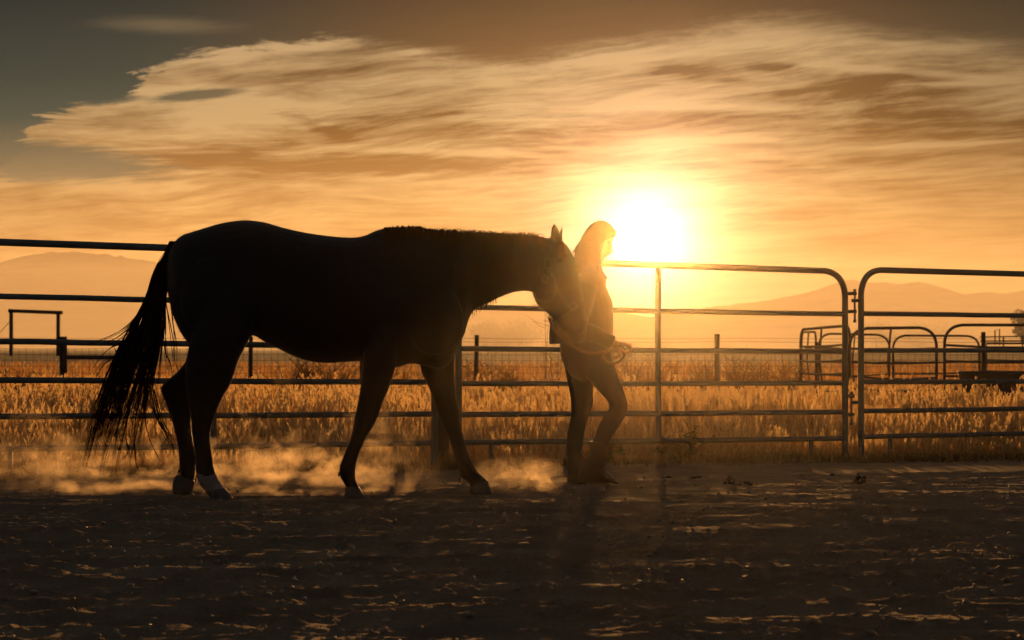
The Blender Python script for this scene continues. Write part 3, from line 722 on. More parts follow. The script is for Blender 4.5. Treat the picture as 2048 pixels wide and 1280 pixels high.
# ------------------------------------------------------------------ the horse
HY = 11.2
def build_horse():
    root = thing('horse', (P(600, 700, HY).x, HY, 0), 'dark horse walking with lowered head against the woman, one hind foot tipped on its toe', 'horse')
    mb = MB()
    T = [(337, 515, 336, 560, .03), (341, 500, 338, 590, .09), (350, 484, 348, 632, .15), (364, 471, 362, 664, .20), (380, 465, 378, 688, .235), (400, 459, 400, 712, .255), (440, 447, 436, 735, .28),
         (478, 441, 472, 715, .285), (505, 441, 500, 672, .28), (535, 446, 530, 684, .275), (565, 455, 562, 700, .28), (605, 464, 602, 718, .29), (650, 471, 650, 726, .30), (700, 475, 705, 723, .29),
         (730, 471, 735, 722, .27), (755, 460, 765, 732, .25), (785, 454, 793, 735, .24), (820, 455, 824, 727, .235), (855, 458, 855, 734, .23), (885, 460, 884, 738, .22), (905, 461, 903, 722, .20),
         (920, 462, 915, 695, .175), (933, 463, 928, 670, .155), (945, 463, 937, 641, .135), (962, 464, 948, 621, .12), (985, 465, 978, 606, .105), (1012, 467, 1006, 592, .09), (1042, 468, 1036, 583, .085), (1066, 468, 1060, 583, .08), (1084, 474, 1074, 588, .07)]
    def ny_(x): return HY + max(0, x - 900) / 200 * .25
    loft(mb, [(*t, ny_(t[0])) for t in T], 32, 4)
    Hd = [(1078, 474, 1060, 560, .06, 11.43), (1100, 476, 1062, 575, .085, 11.46), (1124, 482, 1065, 587, .10, 11.5), (1138, 496, 1069, 598, .105, 11.54), (1149, 517, 1075, 610, .10, 11.58),
          (1157, 545, 1085, 619, .088, 11.62), (1163, 575, 1096, 628, .075, 11.67), (1168, 605, 1108, 640, .066, 11.72), (1172, 635, 1120, 655, .062, 11.77), (1174, 655, 1128, 668, .064, 11.80), (1171, 672, 1134, 680, .058, 11.83), (1164, 684, 1140, 688, .035, 11.84)]
    loft(mb, Hd, 28, 4)
    for dy_, e in ((-.06, [(1099, 486, 1124, 490, .030), (1101, 472, 1122, 474, .030), (1102, 461, 1119, 463, .024), (1104, 453, 1115, 455, .015), (1108, 446, 1111, 447, .004)]),
                   (.09, [(1112, 484, 1126, 488, .030), (1118, 470, 1124.5, 472, .026), (1121, 460, 1125.5, 461, .018), (1123.5, 452, 1126, 453, .004)])):
        loft(mb, [(*q, 11.48 + dy_) for q in e], 14, 3)
    legs = {
      'fore_near': (11.05, [(812, 600, 742, 600, .06), (802, 660, 732, 660, .085), (795, 705, 727, 710, .09), (790, 737, 724, 745, .082), (777, 778, 720, 780, .07), (766, 803, 715, 808, .06), (757, 830, 709, 836, .056),
                    (748, 850, 706, 856, .054), (736, 869, 700, 880, .045), (725, 891, 690, 905, .036), (716, 913, 682, 925, .037), (711, 936, 678, 944, .043), (711, 957, 683, 959, .036), (716, 970, 690, 970, .036), (720, 979, 692, 977, .04)],
                    [(719, 974, 691, 972, .044), (725, 986, 689, 985, .054), (732, 998, 686, 998, .062)]),
      'fore_far': (11.38, [(925, 600, 850, 600, .06), (922, 650, 842, 660, .085), (911, 700, 840, 710, .09), (909, 735, 842, 742, .082), (910, 765, 856, 770, .072), (913, 795, 866, 800, .062), (920, 825, 876, 830, .056),
                    (921, 843, 884, 850, .054), (925, 865, 894, 868, .045), (930, 885, 902, 890, .037), (937, 907, 909, 912, .036), (947, 929, 916, 936, .038), (958, 946, 924, 956, .043), (968, 954, 936, 964, .037), (976, 965, 942, 976, .04)],
                    [(975, 960, 940, 973, .044), (980, 973, 940, 981, .054), (985, 987, 940, 989, .062)]),
      'hind_near': (11.0, [(500, 580, 400, 590, .11), (504, 645, 388, 650, .13), (500, 674, 380, 685, .135), (488, 698, 374, 712, .12), (476, 722, 371, 735, .105), (469, 745, 371, 755, .09), (460, 770, 373, 775, .078), (447, 791, 376, 795, .068),
                    (436, 815, 379, 817, .058), (427, 840, 382, 840, .05), (421, 862, 384, 864, .042), (421, 885, 387, 888, .037), (424, 910, 390, 912, .037), (428, 935, 391, 938, .043), (434, 953, 394, 958, .046), (444, 970, 404, 975, .04), (453, 980, 414, 985, .042)],
                    [(450, 976, 410, 981, .045), (460, 988, 419, 993, .055), (469, 1000, 423, 1004, .062)]),
      'hind_far': (11.32, [(470, 600, 365, 610, .10), (460, 660, 372, 665, .11), (450, 692, 380, 694, .10), (440, 718, 373, 720, .085), (425, 742, 352, 746, .07), (405, 768, 328, 766, .056), (396, 788, 321, 780, .05), (386, 812, 331, 806, .046), (382, 835, 340, 830, .042),
                    (383, 860, 348, 858, .036), (387, 888, 355, 888, .034), (391, 913, 358, 915, .036), (391, 936, 359, 938, .043), (389, 955, 361, 955, .038), (386, 966, 360, 962, .036)],
                    [(390, 962, 358, 948, .040), (386, 978, 350, 953, .050), (379, 992, 346, 964, .056), (369, 999, 345, 982, .052), (360, 998, 350, 992, .03)])}
    for k, (Y, secs, hoof) in legs.items(): loft(mb, [(*s, Y) for s in secs], 22, 4)
    # cheek, shoulder, haunch and eye-ridge masses
    def lump(px, py, Y, rx, ry, rz):
        c = P(px, py, Y); rings = []
        for i in range(1, 10):
            a = math.pi * i / 10; rings.append([c + Vector((rx * math.sin(a) * math.cos(b), ry * math.sin(a) * math.sin(b), rz * math.cos(a))) for b in [math.tau * j / 16 for j in range(16)]])
        mb.ring_stack(rings)
    lump(1090, 575, 11.42, .07, .055, .09); lump(1124, 512, 11.44, .04, .03, .025); lump(870, 640, 11.02, .16, .07, .2); lump(440, 600, 10.98, .22, .08, .26); lump(1158, 660, 11.76, .03, .03, .025)
    me = fuse(mb, .0085, 5)
    # white sock on the planted hind foot is a marking of the coat
    me.materials.clear()
    body = link('body', me, [M['coat'], M['sock']], root)
    n = len(me.polygons); cen = np.zeros(n * 3); me.polygons.foreach_get('center', cen); cen = cen.reshape(-1, 3)
    ppx = cen[:, 0] / cen[:, 1] * F + CX; ppy = HZ - (cen[:, 2] - CH) / cen[:, 1] * F
    sk = (ppx > 385) & (ppx < 480) & (cen[:, 1] < 11.14) & (ppy > 948 + 4 * np.sin(ppx * .11)) & (ppy < 1010)
    me.polygons.foreach_set('material_index', sk.astype(np.int32))
    for k, (Y, secs, hoof) in legs.items():
        m = MB(); loft(m, [(*s, Y) for s in hoof], 22, 4, .9); me2 = fuse(m, .006, 2); link('hoof', me2, M['hoof'], root)
    # short fur standing off the coat, catching the low sun
    me.calc_loop_triangles(); nv = len(me.vertices); co = np.zeros(nv * 3); me.vertices.foreach_get('co', co); co = co.reshape(-1, 3); no = np.zeros(nv * 3); me.vertices.foreach_get('normal', no); no = no.reshape(-1, 3)
    r = np.random.default_rng(3); k = r.integers(0, nv, 70000); b0 = co[k] + r.normal(0, .003, (70000, 3)) - no[k] * .001
    d = no[k] * .6 + np.array([-.45, 0, -.55]) + r.normal(0, .25, (70000, 3)); d /= np.linalg.norm(d, axis=1)[:, None]; d = d * .6 + no[k] * .4
    ln = r.uniform(.005, .011, 70000)[:, None]; sd = np.cross(d, r.normal(0, 1, (70000, 3))); sd /= np.linalg.norm(sd, axis=1)[:, None] + 1e-6
    V3_ = np.stack([b0 - sd * .0006, b0 + sd * .0006, b0 + d * ln], 1)
    fo = link('fur', np_mesh('fur', V3_, tris=np.arange(210000).reshape(-1, 3)), M['fur'], root, smooth=False); fo['kind'] = 'stuff'
    # eye
    m = MB(); c = P(1120, 520, 11.435); m.ring_stack([[c + Vector((.018 * math.sin(a) * math.cos(b), .012 * math.sin(a) * math.sin(b), .018 * math.cos(a))) for b in [math.tau * j / 12 for j in range(12)]] for a in [math.pi * i / 8 for i in range(1, 8)]])
    m.build('eye', M['eye'], root)
    # tail and mane: many separate tapering locks
    def strand(m, pts, r, n=3):
        pp = [Vector(p) for p in catmull(pts, 5)]; k = len(pp)
        m.tube(pp, [r * (1 - (i / (k - 1)) ** 2.2) + .0003 for i in range(k)], n)
    m = MB()
    dock = [(352, 482, 340, 500, .035, HY), (338, 492, 330, 512, .035, HY), (328, 512, 336, 530, .04, HY), (316, 545, 340, 556, .045, HY), (306, 585, 334, 590, .045, HY), (298, 630, 326, 634, .035, HY), (292, 670, 314, 672, .015, HY)]
    loft(m, dock, 14, 4)
    tips = []
    for lock in range(92):
        s = (lock + random.random()) / 92 if lock < 80 else random.random() * .5
        y1 = random.uniform(820, 950) if s < .65 else random.uniform(760, 935)
        if random.random() < .2: y1 = random.uniform(700, 860)
        lx = np.interp(y1, [700, 760, 850, 950], [222, 190, 172, 168]); rx = np.interp(y1, [700, 760, 850, 950], [335, 330, 316, 276])
        x1 = lx + (rx - lx) * s ** 1.1 + random.gauss(0, 3)
        j = lambda g: random.gauss(0, g); yk = HY + j(.05)
        bx = np.interp(s, [0, 1], [311, 341]); cx_ = np.interp(s, [0, 1], [284, 336]) + j(1.5); dx_ = np.interp(s, [0, 1], [234, 334]) + j(3); sw = j(5)
        spread = random.uniform(.5, 2.2)
        for k in range(random.randint(4, 9)):
            o = j(spread); dl = random.uniform(-35, 4) * (k > 0)
            a = P(347 + random.uniform(-8, 6), 486 + random.uniform(-4, 14), HY + j(.012))
            b = P(bx + j(1.2), 545 + j(4), HY + j(.025)); c = P(cx_ + o * .5, 612, HY + (yk - HY) * .5 + j(.008)); d = P(dx_ + o * .9, 705, yk + j(.008))
            e = P(x1 + o, y1 + dl, yk + j(.012)); g = d.lerp(e, .5) + Vector((-.010 + sw * .002, 0, 0))
            strand(m, [a, b, c, d, g, e], random.choice([.0018, .0024, .0032]))
    for q in [[(292, 600), (262, 648), (222, 672), (172, 690)], [(290, 610), (264, 655), (230, 685), (205, 690)], [(280, 630), (258, 675), (215, 700), (183, 737)], [(296, 590), (270, 640), (240, 670), (200, 690)],
              [(300, 640), (300, 760), (312, 830), (320, 845), (345, 900), (357, 925)], [(302, 700), (308, 790), (330, 870), (345, 890), (349, 945)], [(290, 720), (288, 820), (300, 880), (322, 922)], [(330, 560), (331, 650), (333, 720), (345, 755)],
              [(337, 560), (345, 640), (352, 690), (357, 740)], [(325, 640), (330, 700), (342, 730), (345, 770)], [(285, 760), (270, 850), (272, 920), (280, 950)], [(300, 800), (320, 850), (340, 870), (352, 872)],
              [(260, 800), (252, 870), (258, 905), (232, 930)], [(330, 600), (346, 680), (349, 720), (357, 744)], [(310, 780), (324, 840), (340, 868), (320, 895)]]:
        for k in range(3):
            strand(m, [P(x + random.gauss(0, 1.5), y + random.gauss(0, 2), HY + random.gauss(0, .02)) for x, y in q], .0022)
    m.build('tail', M['tail_hair'], root)
    m = MB()
    for i in range(520):
        x = random.uniform(770, 1092); yt = np.interp(x, [770, 820, 860, 900, 950, 1000, 1042, 1066, 1084, 1095], [458, 455, 459, 461, 464, 467, 468, 469, 475, 479]); Yc = ny_(x)
        l = random.uniform(25, 95) * (1 if x > 850 else .35)
        hw = np.interp(x, [770, 900, 960, 1090], [.16, .15, .115, .06])
        a = P(x, yt + random.uniform(-1.5, 3), Yc + random.gauss(0, .012)); b = P(x - random.uniform(-3, 6), yt + l * .3, Yc - hw * .75); c = P(x + random.gauss(0, 6), yt + l, Yc - hw * 1.08)
        strand(m, [a, a.lerp(b, .5) + Vector((0, -.02, .012 + random.random() ** 3 * .008)), b, c], .0028)
    for i in range(60):                                      # flyaway hairs over the crest
        x = random.uniform(860, 1085); yt = np.interp(x, [770, 820, 860, 900, 950, 1000, 1042, 1066, 1084, 1095], [458, 455, 459, 461, 464, 467, 468, 469, 475, 479]); l = random.uniform(6, 22)
        strand(m, [P(x, yt + 2, ny_(x)), P(x + l * .5, yt - random.uniform(1.5, 4.5), ny_(x)), P(x + l, yt + random.uniform(-2, 4), ny_(x))], .0012)
    for i in range(26):                                      # forelock
        x = 1112 + random.uniform(-4, 8)
        strand(m, [P(x, 480, 11.47), P(x + 8, 488, 11.43), P(1128 + random.gauss(0, 5), 520 + random.gauss(0, 8), 11.41)], .003)
    for i in range(26):                                      # hair hanging under the chest
        x = random.uniform(938, 992); yb = np.interp(x, [938, 950, 980, 1000], [628, 618, 605, 597])
        strand(m, [P(x, yb - 8, 11.25), P(x + random.gauss(0, 1), yb + 4, 11.25), P(x + random.gauss(0, 2), yb + random.uniform(6, 16), 11.25)], .0015)
    m.build('mane', M['tail_hair'], root)
    for (x, y, Y) in [(680, 944, 11.05), (921, 955, 11.38), (393, 955, 11.0), (360, 938, 11.32)]:   # feather behind the fetlocks
        m = MB()
        for i in range(26):
            strand(m, [P(x + random.uniform(0, 8), y - 10 + random.uniform(-6, 6), Y + random.gauss(0, .015)), P(x - 1, y, Y + random.gauss(0, .015)), P(x - random.uniform(0, 5), y + random.uniform(4, 11), Y)], .0016)
        m.build('feather', M['hair'], root)
M['eye'] = simple('eye', (.01, .008, .006), 0.1)
build_horse()

# halter and lead rope
ha = thing('halter', P(1100, 560, 11.4), 'buckled halter strapped round the lowered head of the horse', 'halter')
HEAD = [(1100, 476, 1062, 575, .085, 11.46), (1124, 482, 1065, 587, .10, 11.5), (1138, 496, 1069, 598, .105, 11.54), (1149, 517, 1075, 610, .10, 11.58),
        (1157, 545, 1085, 619, .088, 11.62), (1163, 575, 1096, 628, .075, 11.67), (1168, 605, 1108, 640, .066, 11.72), (1172, 635, 1120, 655, .062, 11.77)]
def around(s, grow, a0=0, a1=math.tau, n=40):
    a = P(s[0], s[1], s[5]); b = P(s[2], s[3], s[5]); c = (a + b) / 2; h = (a - b) / 2; h = h * (1 + grow / h.length)
    return [c + h * math.cos(a0 + (a1 - a0) * i / n) + Vector((0, 1, 0)) * (s[4] + grow) * math.sin(a0 + (a1 - a0) * i / n) for i in range(n + 1)]
def strapmesh(name, pts, w, t=.004):
    m = MB(); m.tube(pts, w / 2, 10, t / (w / 2)) ; return m.build(name, M['strap'], ha)
nb = HEAD[6]; m = MB(); m.tube(around(nb, .006), .008, 8); m.build('noseband', M['strap'], ha)
m = MB(); m.tube(around((1106, 478, 1070, 588, .092, 11.48), .008), .008, 8); m.build('crown_strap', M['strap'], ha)
m = MB(); m.tube([P(1095, 536, 11.36), P(1108, 570, 11.47), P(1128, 600, 11.60), P(1140, 618, 11.64)], .008, 8); m.build('cheek_strap', M['strap'], ha)
def loop(name, c, rx, rz, r, mt, sq=False, tilt=0):
    n = 28; pts = []
    for i in range(n + 1):
        a = math.tau * i / n; cs, sn = math.cos(a), math.sin(a)
        if sq: cs = math.copysign(abs(cs) ** .4, cs); sn = math.copysign(abs(sn) ** .4, sn)
        pts.append(c + Vector((rx * cs, tilt * cs, rz * sn)))
    m = MB(); m.tube(pts, r, 8); return m.build(name, mt, ha)
loop('buckle', P(1095, 527, 11.345), .018, .026, .0022, M['brass'], True)
loop('ring', P(1090, 558, 11.34), .016, .020, .0022, M['brass'])
loop('ring', P(1146, 612, 11.63), .020, .022, .0022, M['brass'])
loop('ring', P(1100, 636, 11.72), .012, .014, .003, M['brass'])
PY_ = 12.3
rope = thing('lead_rope', P(1240, 710, PY_ - .2), 'coiled lead rope hanging from the halter to the woman\'s hand', 'lead rope')
m = MB(); pts = catmull([P(1100, 636, 11.72), P(1104, 652, 11.75), P(1118, 672, 11.8), P(1140, 690, 11.9), P(1172, 705, 11.98), P(1205, 704, 12.03), P(1232, 697, 12.06)], 6)
m.tube([Vector(p) for p in pts], .0085, 8); m.build('rope_line', M['rope'], rope)
m = MB(); pts = catmull([P(1230, 699, 12.03), P(1240, 692, 12.03), P(1247, 697, 12.04), P(1249, 706, 12.06), P(1246, 715, 12.07), P(1238, 723, 12.07), P(1226, 727, 12.07), P(1212, 723, 12.06), P(1205, 712, 12.05), P(1212, 703, 12.05), P(1229, 699, 12.06)], 6)
m.tube([Vector(p) for p in pts], .0085, 8); m.build('coil', M['rope'], rope)
m = MB(); m.tube([P(1231, 703, 12.06), P(1225, 707, 12.06), P(1227, 713, 12.06)], .004, 6); m.build('snap_hook', M['brass'], rope)
m = MB()
for i in range(26):
    a = P(1116 + random.uniform(-3, 3), 655 + random.uniform(-6, 6), 11.73); e = P(1140 + random.uniform(-14, 10), 684 + random.uniform(-8, 8), 11.72 + random.uniform(-.03, .03))
    m.tube([a, a.lerp(e, .5) + Vector((random.gauss(0, .012), -.02, random.gauss(.006, .01))), e], [.0018, .0014, .0006], 4)
m.build('frayed_end', M['rope'], rope)

# ------------------------------------------------------------------ the woman
def build_person():
    root = thing('person', (P(1170, 700, PY_).x, PY_, 0), 'long haired person in jacket, dark jeans and lace-up boots looking down beside the horse head', 'person')
    L = lambda secs, Y: [(*s, Y) for s in secs]
    yn, yf = PY_ - .08, PY_ + .08
    head = [(1208, 446, 1196, 447, .03), (1219, 452, 1184, 455, .058), (1226, 461, 1177, 465, .070), (1229, 471, 1174, 477, .074), (1226, 481, 1174, 488, .073), (1223, 490, 1176, 498, .068), (1220, 498, 1179, 506, .062), (1216, 505, 1182, 512, .055), (1213, 511, 1185, 518, .047), (1208, 519, 1187, 524, .034), (1205, 522, 1192, 526, .02)]
    nose = [(1224, 480, 1216, 482, .010), (1225, 490, 1216, 492, .012), (1226, 500, 1214, 501, .016), (1225, 507, 1213, 508, .018), (1218, 510, 1211, 511, .012)]
    lips = [(1216, 508, 1206, 509, .014), (1215.5, 512, 1205, 513, .02), (1212, 516, 1203, 517, .016)]
    neck = [(1203, 505, 1174, 500, .055), (1197, 520, 1168, 520, .055), (1196, 535, 1160, 540, .065), (1200, 555, 1145, 565, .10)]
    torso = [(1198, 540, 1160, 545, .08), (1202, 556, 1148, 562, .16), (1206, 580, 1138, 590, .18), (1212, 605, 1130, 610, .17), (1210, 640, 1125, 640, .14), (1208, 665, 1124, 668, .14), (1210, 690, 1128, 700, .13), (1210, 718, 1136, 728, .105), (1198, 740, 1150, 745, .06)]
    legN = [(1216, 722, 1166, 735, .068), (1232, 754, 1181, 764, .073), (1244, 785, 1202, 785, .063), (1250, 808, 1218, 806, .055), (1248, 822, 1221, 818, .05), (1238, 844, 1213, 834, .048), (1224, 867, 1200, 855, .045), (1212, 888, 1190, 880, .038), (1206, 915, 1184, 915, .035), (1205, 940, 1172, 945, .035)]
    legF = [(1194, 740, 1140, 742, .068), (1183, 768, 1140, 763, .073), (1181, 800, 1145, 800, .062), (1174, 830, 1146, 832, .052), (1168, 855, 1141, 855, .049), (1162, 885, 1138, 888, .042), (1159, 920, 1140, 920, .035), (1160, 945, 1140, 948, .035)]
    arms = []
    body = MB()
    for s in (head, nose, lips, neck, torso): loft(body, L(s, PY_), 22, 4)
    loft(body, L(legN, yn), 18, 4); loft(body, L(legF, yf), 18, 4)
    def limb(mb, pts, rs, n=14):
        pp = catmull([(*p, r) for p, r in zip(pts, rs)], 5); mb.tube([Vector(p[:3]) for p in pp], [float(p[3]) for p in pp], n)
    A = (P(1172, 575, PY_ - .17), P(1156, 652, PY_ - .24), P(1222, 684, PY_ - .23), P(1233, 690, PY_ - .225))
    B = (P(1172, 575, PY_ + .17), P(1160, 650, PY_ + .23), P(1200, 694, PY_ + .16), P(1212, 700, PY_ + .12))
    for a in (A, B): limb(body, a, [.045, .036, .024, .026])
    def foot(Y, dx, dy, heel): return [(1160 + dx, 945 + dy, 1158 + dx, 962 + dy, .022), (1178 + dx, 935 + dy, 1176 + dx, 964 + dy, .03), (1200 + dx, 940 + dy, 1199 + dx, 964 + dy, .032), (1216 + dx, 952 + dy, 1215 + dx, 964 + dy, .034), (1226 + dx, 958 + dy, 1225 + dx, 964 + dy, .025)]
    loft(body, L(foot(yn, 0, 0, 0), yn), 14, 3); loft(body, L(foot(yf, -24, -1, 0), yf), 14, 3)
    # right hand (towards the viewer): palm, four curled fingers, thumb closed on the rope
    def hand(mb, W_, side, s=1.0):
        V3 = lambda x, y, z: W_ + Vector((x, y * side, z)) * s
        for j in range(4):                                    # palm as four merging metacarpals
            limb(mb, [V3(-.01, -.006 + j * .006, .0), V3(.02, -.022 + j * .017, .006), V3(.055, -.028 + j * .019, .006 - abs(j - 1.3) * .003)], [.016, .014, .0115], 10)
        ln = [.9, 1.0, .95, .75]
        for j in range(4):
            k = ln[j]; y0 = -.028 + j * .019
            limb(mb, [V3(.052, y0, .004), V3(.052 + .030 * k, y0, -.008), V3(.058 + .028 * k, y0, -.034 * k), V3(.040 + .02 * k, y0, -.052 * k), V3(.030, y0, -.048 * k)], [.0105, .0095, .0088, .008, .006], 9)
        limb(mb, [V3(.005, -.024, -.004), V3(.022, -.040, -.022), V3(.040, -.038, -.038), V3(.055, -.030, -.046)], [.013, .0115, .0095, .007], 9)
    hand(body, A[3], 1); hand(body, B[3], -1)
    me = fuse(body, .0052, 2); link('body', me, M['skin'], root)
    m = MB()
    for sgn in (-1,):                                         # eye and brow on the side towards the viewer
        c = P(1217, 485, PY_ - .054); m.ring_stack([[c + Vector((.008 * math.sin(a) * math.cos(b), .006 * math.sin(a) * math.sin(b), .0035 * math.cos(a))) for b in [math.tau * j / 10 for j in range(10)]] for a in [math.pi * i / 7 for i in range(1, 7)]])
    m.build('eye', M['eye'], root)
    # hair
    m = MB()
    loft(m, L([(1205, 441, 1198, 441, .010), (1213, 443.5, 1189, 444.5, .035), (1221, 449, 1180, 450.5, .060), (1228, 457, 1172, 460, .076), (1233, 467, 1165, 471, .086), (1226, 477, 1160, 482, .088), (1213, 487, 1155, 492, .088), (1207, 500, 1150, 505, .088), (1203, 522, 1146, 528, .088), (1196, 555, 1142, 560, .085), (1187, 590, 1140, 595, .07), (1180, 625, 1142, 628, .045), (1172, 650, 1150, 650, .012)], PY_), 24, 4)
    for i in range(300):
        s = random.uniform(-1, 1); bk = random.random(); x2 = 1148 + 50 * bk
        pts = [P(1201 + random.gauss(0, 3), 443.5, PY_ + s * .02), P(1184 + 30 * bk, 452 + random.uniform(-1, 2), PY_ + s * .066), P(1162 + 48 * bk, 480, PY_ + s * .092), P(x2, 528, PY_ + s * .093), P(x2 - 4 + random.gauss(0, 2), 580, PY_ + s * .088), P(x2 + random.gauss(-2, 5), 625 + random.uniform(-20, 30), PY_ + s * .07)]
        pp = [Vector(p) for p in catmull(pts, 3)]; m.tube(pp, [.003 * (1 - (k / len(pp)) ** 2) + .0004 for k in range(len(pp))], 3)
    for i in range(24):
        k = random.uniform(0, 1)
        m.tube([P(1168 - k * 6, 470 + k * 10, PY_), P(1153 + random.gauss(0, 2), 495, PY_), P(1146 + random.gauss(0, 1.5), 507 + random.gauss(0, 3), PY_)], [.0012, .001, .0005], 3)
    m.build('hair', M['human_hair'], root)
    # jacket
    m = MB()
    loft(m, L([(1199, 530, 1166, 530, .075), (1203, 540, 1156, 544, .105), (1209, 552, 1146, 556, .155), (1212, 562, 1138, 568, .19), (1212, 573, 1130, 582, .205), (1218, 588, 1120, 602, .205), (1225, 607, 1109, 622, .20), (1226, 640, 1101, 645, .195), (1226, 665, 1098, 668, .19), (1223, 681, 1098, 689, .185)], PY_), 28, 4, .92)
    for a in (A, B):
        e = a[2].lerp(a[3], -.05); limb(m, [a[0] + Vector((0, 0, .02)), a[0].lerp(a[1], .5), a[1], a[1].lerp(a[2], .5), e], [.075, .062, .058, .05, .042], 16)
    me = fuse(m, .0075, 3); jk = link('jacket', me, M['jacket'], root)
    m = MB(); loft(m, L([(1198, 524, 1160, 520, .075), (1203, 532, 1157, 530, .082), (1206, 541, 1152, 542, .09)], PY_), 24, 3); m.build('collar', M['jacket'], root)
    m = MB(); m.add([P(1204, 540, PY_ - .06), P(1215, 556, PY_ - .075), P(1207, 566, PY_ - .09), P(1196, 552, PY_ - .10), P(1203, 541, PY_ - .05), P(1214, 556, PY_ - .06), P(1206, 565, PY_ - .075), P(1195, 552, PY_ - .085)],
                    [(0, 1, 2, 3), (7, 6, 5, 4), (0, 4, 5, 1), (1, 5, 6, 2), (2, 6, 7, 3), (3, 7, 4, 0)]); m.build('lapel', M['jacket'], root, smooth=False)
    for a in (A, B):
        c = a[2].lerp(a[3], -.02); d = (a[3] - a[1]).normalized(); q = MB(); q.tube([c - d * .03, c - d * .028, c + d * .008, c + d * .01], [.041, .044, .043, .040], 16); q.build('cuff', M['jacket'], root)
    # jeans
    m = MB()
    loft(m, L([(1216, 672, 1120, 672, .155), (1218, 690, 1120, 692, .165), (1220, 708, 1122, 714, .165), (1216, 726, 1130, 733, .14), (1204, 744, 1142, 750, .105), (1192, 757, 1160, 762, .06)], PY_), 24, 4)
    loft(m, L([(1221, 700, 1140, 708, .088), (1224, 715, 1152, 728, .092), (1230, 735, 1168, 748, .09), (1238, 755, 1182, 765, .086), (1248, 783, 1200, 785, .075), (1254.5, 806, 1214, 801, .066), (1255, 816, 1218, 812, .062), (1252, 829, 1215, 823, .059), (1242, 847, 1206, 836, .058), (1229, 868, 1196, 854, .055), (1219, 884, 1190, 872, .050), (1214, 894, 1184, 886, .047)], yn), 20, 4)
    loft(m, L([(1204, 705, 1124, 712, .088), (1200, 735, 1130, 738, .09), (1188, 762, 1134, 760, .088), (1186, 785, 1139, 783, .082), (1186, 808, 1142, 806, .072), (1180, 825, 1142, 828, .063), (1173, 848, 1138, 850, .06), (1169, 868, 1134, 870, .058), (1166, 890, 1133, 892, .052), (1163, 912, 1135, 912, .047)], yf), 20, 4)
    me = fuse(m, .0065, 3); link('jeans', me, M['jeans'], root)
    # boots
    def boot(Y, dx, dy, shaft):
        m = MB(); loft(m, L(shaft, Y), 20, 3)
        loft(m, L([(1158 + dx, 940 + dy, 1156 + dx, 965 + dy, .03), (1166 + dx, 926 + dy, 1164 + dx, 966 + dy, .042), (1184 + dx, 918 + dy, 1183 + dx, 966 + dy, .047), (1204 + dx, 930 + dy, 1203 + dx, 966 + dy, .047), (1214 + dx, 942 + dy, 1213 + dx, 966 + dy, .048), (1226 + dx, 950 + dy, 1225 + dx, 966 + dy, .045), (1234 + dx, 957 + dy, 1234 + dx, 965 + dy, .03)], Y), 20, 4)
        b = link('boot', fuse(m, .006, 2), M['boot'], root)
        m = MB(); out = []
        for (x, w) in ((1155, .02), (1159, .034), (1170, .042), (1188, .04), (1205, .046), (1220, .048), (1230, .038), (1236, .015)): out.append((P(x + dx, 965 + dy, Y).x, w))
        z = P(0, 964 + dy, Y).z; zb = P(0, 971 + dy, Y).z
        lo = [Vector((x, Y - w, zb)) for x, w in out] + [Vector((x, Y + w, zb)) for x, w in reversed(out)]; hi = [Vector((v.x, v.y, z)) for v in lo]
        n = len(lo); m.add(lo + hi, [tuple(range(n - 1, -1, -1)), tuple(range(n, 2 * n))] + [(i, (i + 1) % n, n + (i + 1) % n, n + i) for i in range(n)]); m.build('sole', M['sole'], b, smooth=False)
        m = MB()
        tx, ty = shaft[0][0], shaft[0][1]
        for k in range(7):
            q = k / 6; x = tx + (1206 + dx - tx) * q; y = ty + 6 + (934 + dy - ty - 6) * q
            m.tube([P(x - 5, y, Y - .03), P(x + 1.5, y + 1, Y), P(x - 5, y + 2, Y + .03)], .0028, 5)
        for (ax, ay, bx, by) in ((3, 4, 12, 14), (2, 8, 17, 10), (3, 3, 6, 17), (1, 10, 7, 22), (3, 4, 3, -4)):
            m.tube([P(tx + ax - 2, ty + ay, Y - .01), P(tx + (ax + bx) / 2, ty + (ay + by) / 2 - 3, Y - .012), P(tx + bx - 2, ty + by, Y - .01)], .002, 5)
        m.build('laces', M['rope'], b)
    boot(yn, 0, 1, [(1216, 885, 1177, 882, .054), (1214, 893, 1180, 893, .052), (1211, 910, 1177, 908, .050), (1207, 925, 1170, 922, .049), (1208, 940, 1162, 940, .046)])
    boot(yf, -22, 0, [(1165, 903, 1132, 905, .052), (1166, 915, 1134, 915, .05), (1165, 930, 1134, 928, .048), (1180, 942, 1136, 942, .046)])
    return root
build_person()
# ------------------------------------------------------------------ air: evening haze, added glare veil, kicked-up dust
def vol_box(name, lo, hi, build, label=None):
    m = MB(); c = [(a + b) / 2 for a, b in zip(lo, hi)]; m.box(c, hi[0] - lo[0], hi[1] - lo[1], hi[2] - lo[2])
    mm = bpy.data.materials.new(name); mm.use_nodes = True; t = NT(mm.node_tree); build(t, mm)
    o = m.build(name, mm, smooth=False); tag(o, label, None, None, 'stuff'); o.visible_shadow = True; return o
def haze_b(t, mm):
    p = t.n('ShaderNodeVolumePrincipled'); p.inputs['Color'].default_value = (.97, .93, .88, 1); p.inputs['Density'].default_value = .00002; p.inputs['Anisotropy'].default_value = .4
    o = t.n('ShaderNodeOutputMaterial'); t.t.links.new(p.outputs[0], o.inputs['Volume']); mm.cycles.homogeneous_volume = True
vol_box('haze', (-2600, -300, -6), (2600, 3700, 112), haze_b)
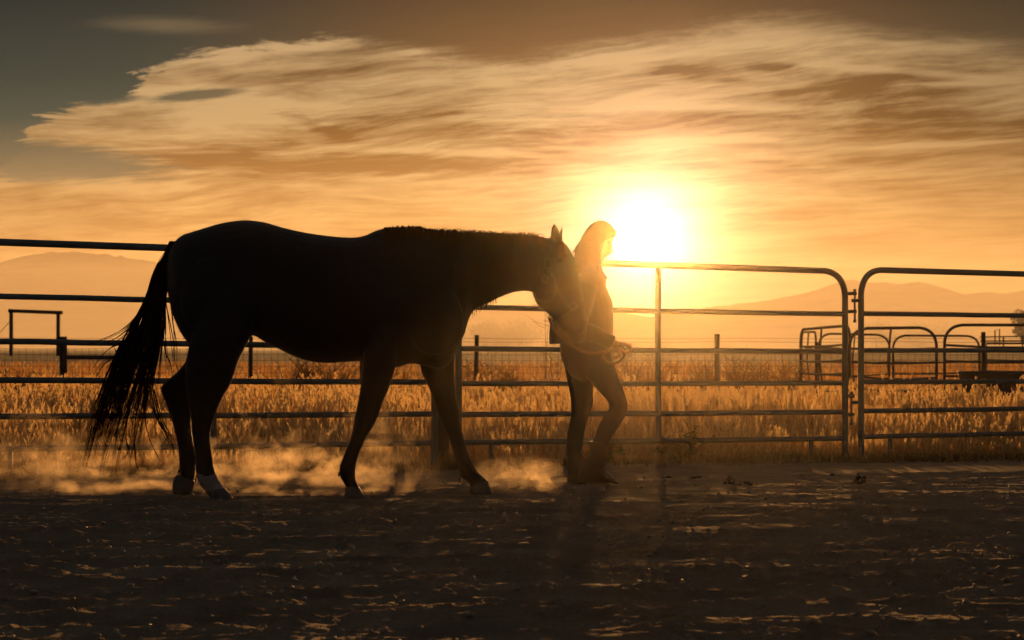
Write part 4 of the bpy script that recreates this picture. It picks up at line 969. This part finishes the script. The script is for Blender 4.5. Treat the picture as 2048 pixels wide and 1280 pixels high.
def mist_b(t, mm):
    p = t.n('ShaderNodeVolumePrincipled'); p.inputs['Color'].default_value = (.97, .92, .86, 1); p.inputs['Density'].default_value = .0010; p.inputs['Anisotropy'].default_value = .45
    o = t.n('ShaderNodeOutputMaterial'); t.t.links.new(p.outputs[0], o.inputs['Volume']); mm.cycles.homogeneous_volume = True
vol_box('valley_mist', (-1200, 290, -3), (1200, 880, 34), mist_b)
def glare_veil_b(t, mm):
    p = t.n('ShaderNodeVolumePrincipled'); p.inputs['Color'].default_value = (1, .90, .66, 1); p.inputs['Density'].default_value = .00036; p.inputs['Anisotropy'].default_value = .974
    o = t.n('ShaderNodeOutputMaterial'); t.t.links.new(p.outputs[0], o.inputs['Volume']); mm.cycles.homogeneous_volume = True
vol_box('glare_veil', (-9, -3, -.7), (9, 13.9, 3.6), glare_veil_b)  # thin air volume added so sun glow veils woman and horse head like flare
def dust_b(t, mm):
    pos = t.n('ShaderNodeNewGeometry').outputs['Position']; x, y, z = t.sep(pos)
    n1 = t.noise(t.vm('MULTIPLY', pos, (1, 1, 1.3)), 2.3, 8, 0.68, 1.0); n2 = t.noise(pos, 8.0, 7, 0.7, 0.8)
    bas = t.m('MULTIPLY_ADD', n2, .5, n1)
    hgt = t.m('EXPONENT', t.m('MULTIPLY', t.m('MAXIMUM', z, 0), -3.0))
    edge = t.m('MULTIPLY', t.rng(x, -3.3, -2.3, .18, 1), t.rng(x, -1.2, -.35, 1, 0))
    edge = t.m('MULTIPLY', edge, t.m('MULTIPLY', t.rng(y, 11.1, 11.5), t.rng(y, 12.4, 12.9, 1, 0)))
    d = t.m('MULTIPLY', t.rng(t.m('ADD', bas, t.m('MULTIPLY', z, -.25)), .71, .95, 0, 1), t.m('MULTIPLY', hgt, edge))
    # small puff by the front hoof
    q = t.vm('LENGTH', t.vm('MULTIPLY', t.vm('SUBTRACT', pos, (.05, 11.75, .05)), (2.6, 1.8, 5.0)))
    puff = t.m('MULTIPLY', t.rng(q, .1, 1.0, 1, 0), t.rng(n2, .48, .66, 0, 1))
    d = t.m('ADD', d, t.m('MULTIPLY', puff, .8))
    p = t.n('ShaderNodeVolumePrincipled'); p.inputs['Color'].default_value = (.98, .82, .62, 1); t.put(p.inputs['Density'], t.m('MULTIPLY', d, 4.0)); p.inputs['Anisotropy'].default_value = .55
    o = t.n('ShaderNodeOutputMaterial'); t.t.links.new(p.outputs[0], o.inputs['Volume'])
vol_box('kicked_up_dust', (-3.9, 11.05, -.03), (.5, 12.95, 1.0), dust_b)
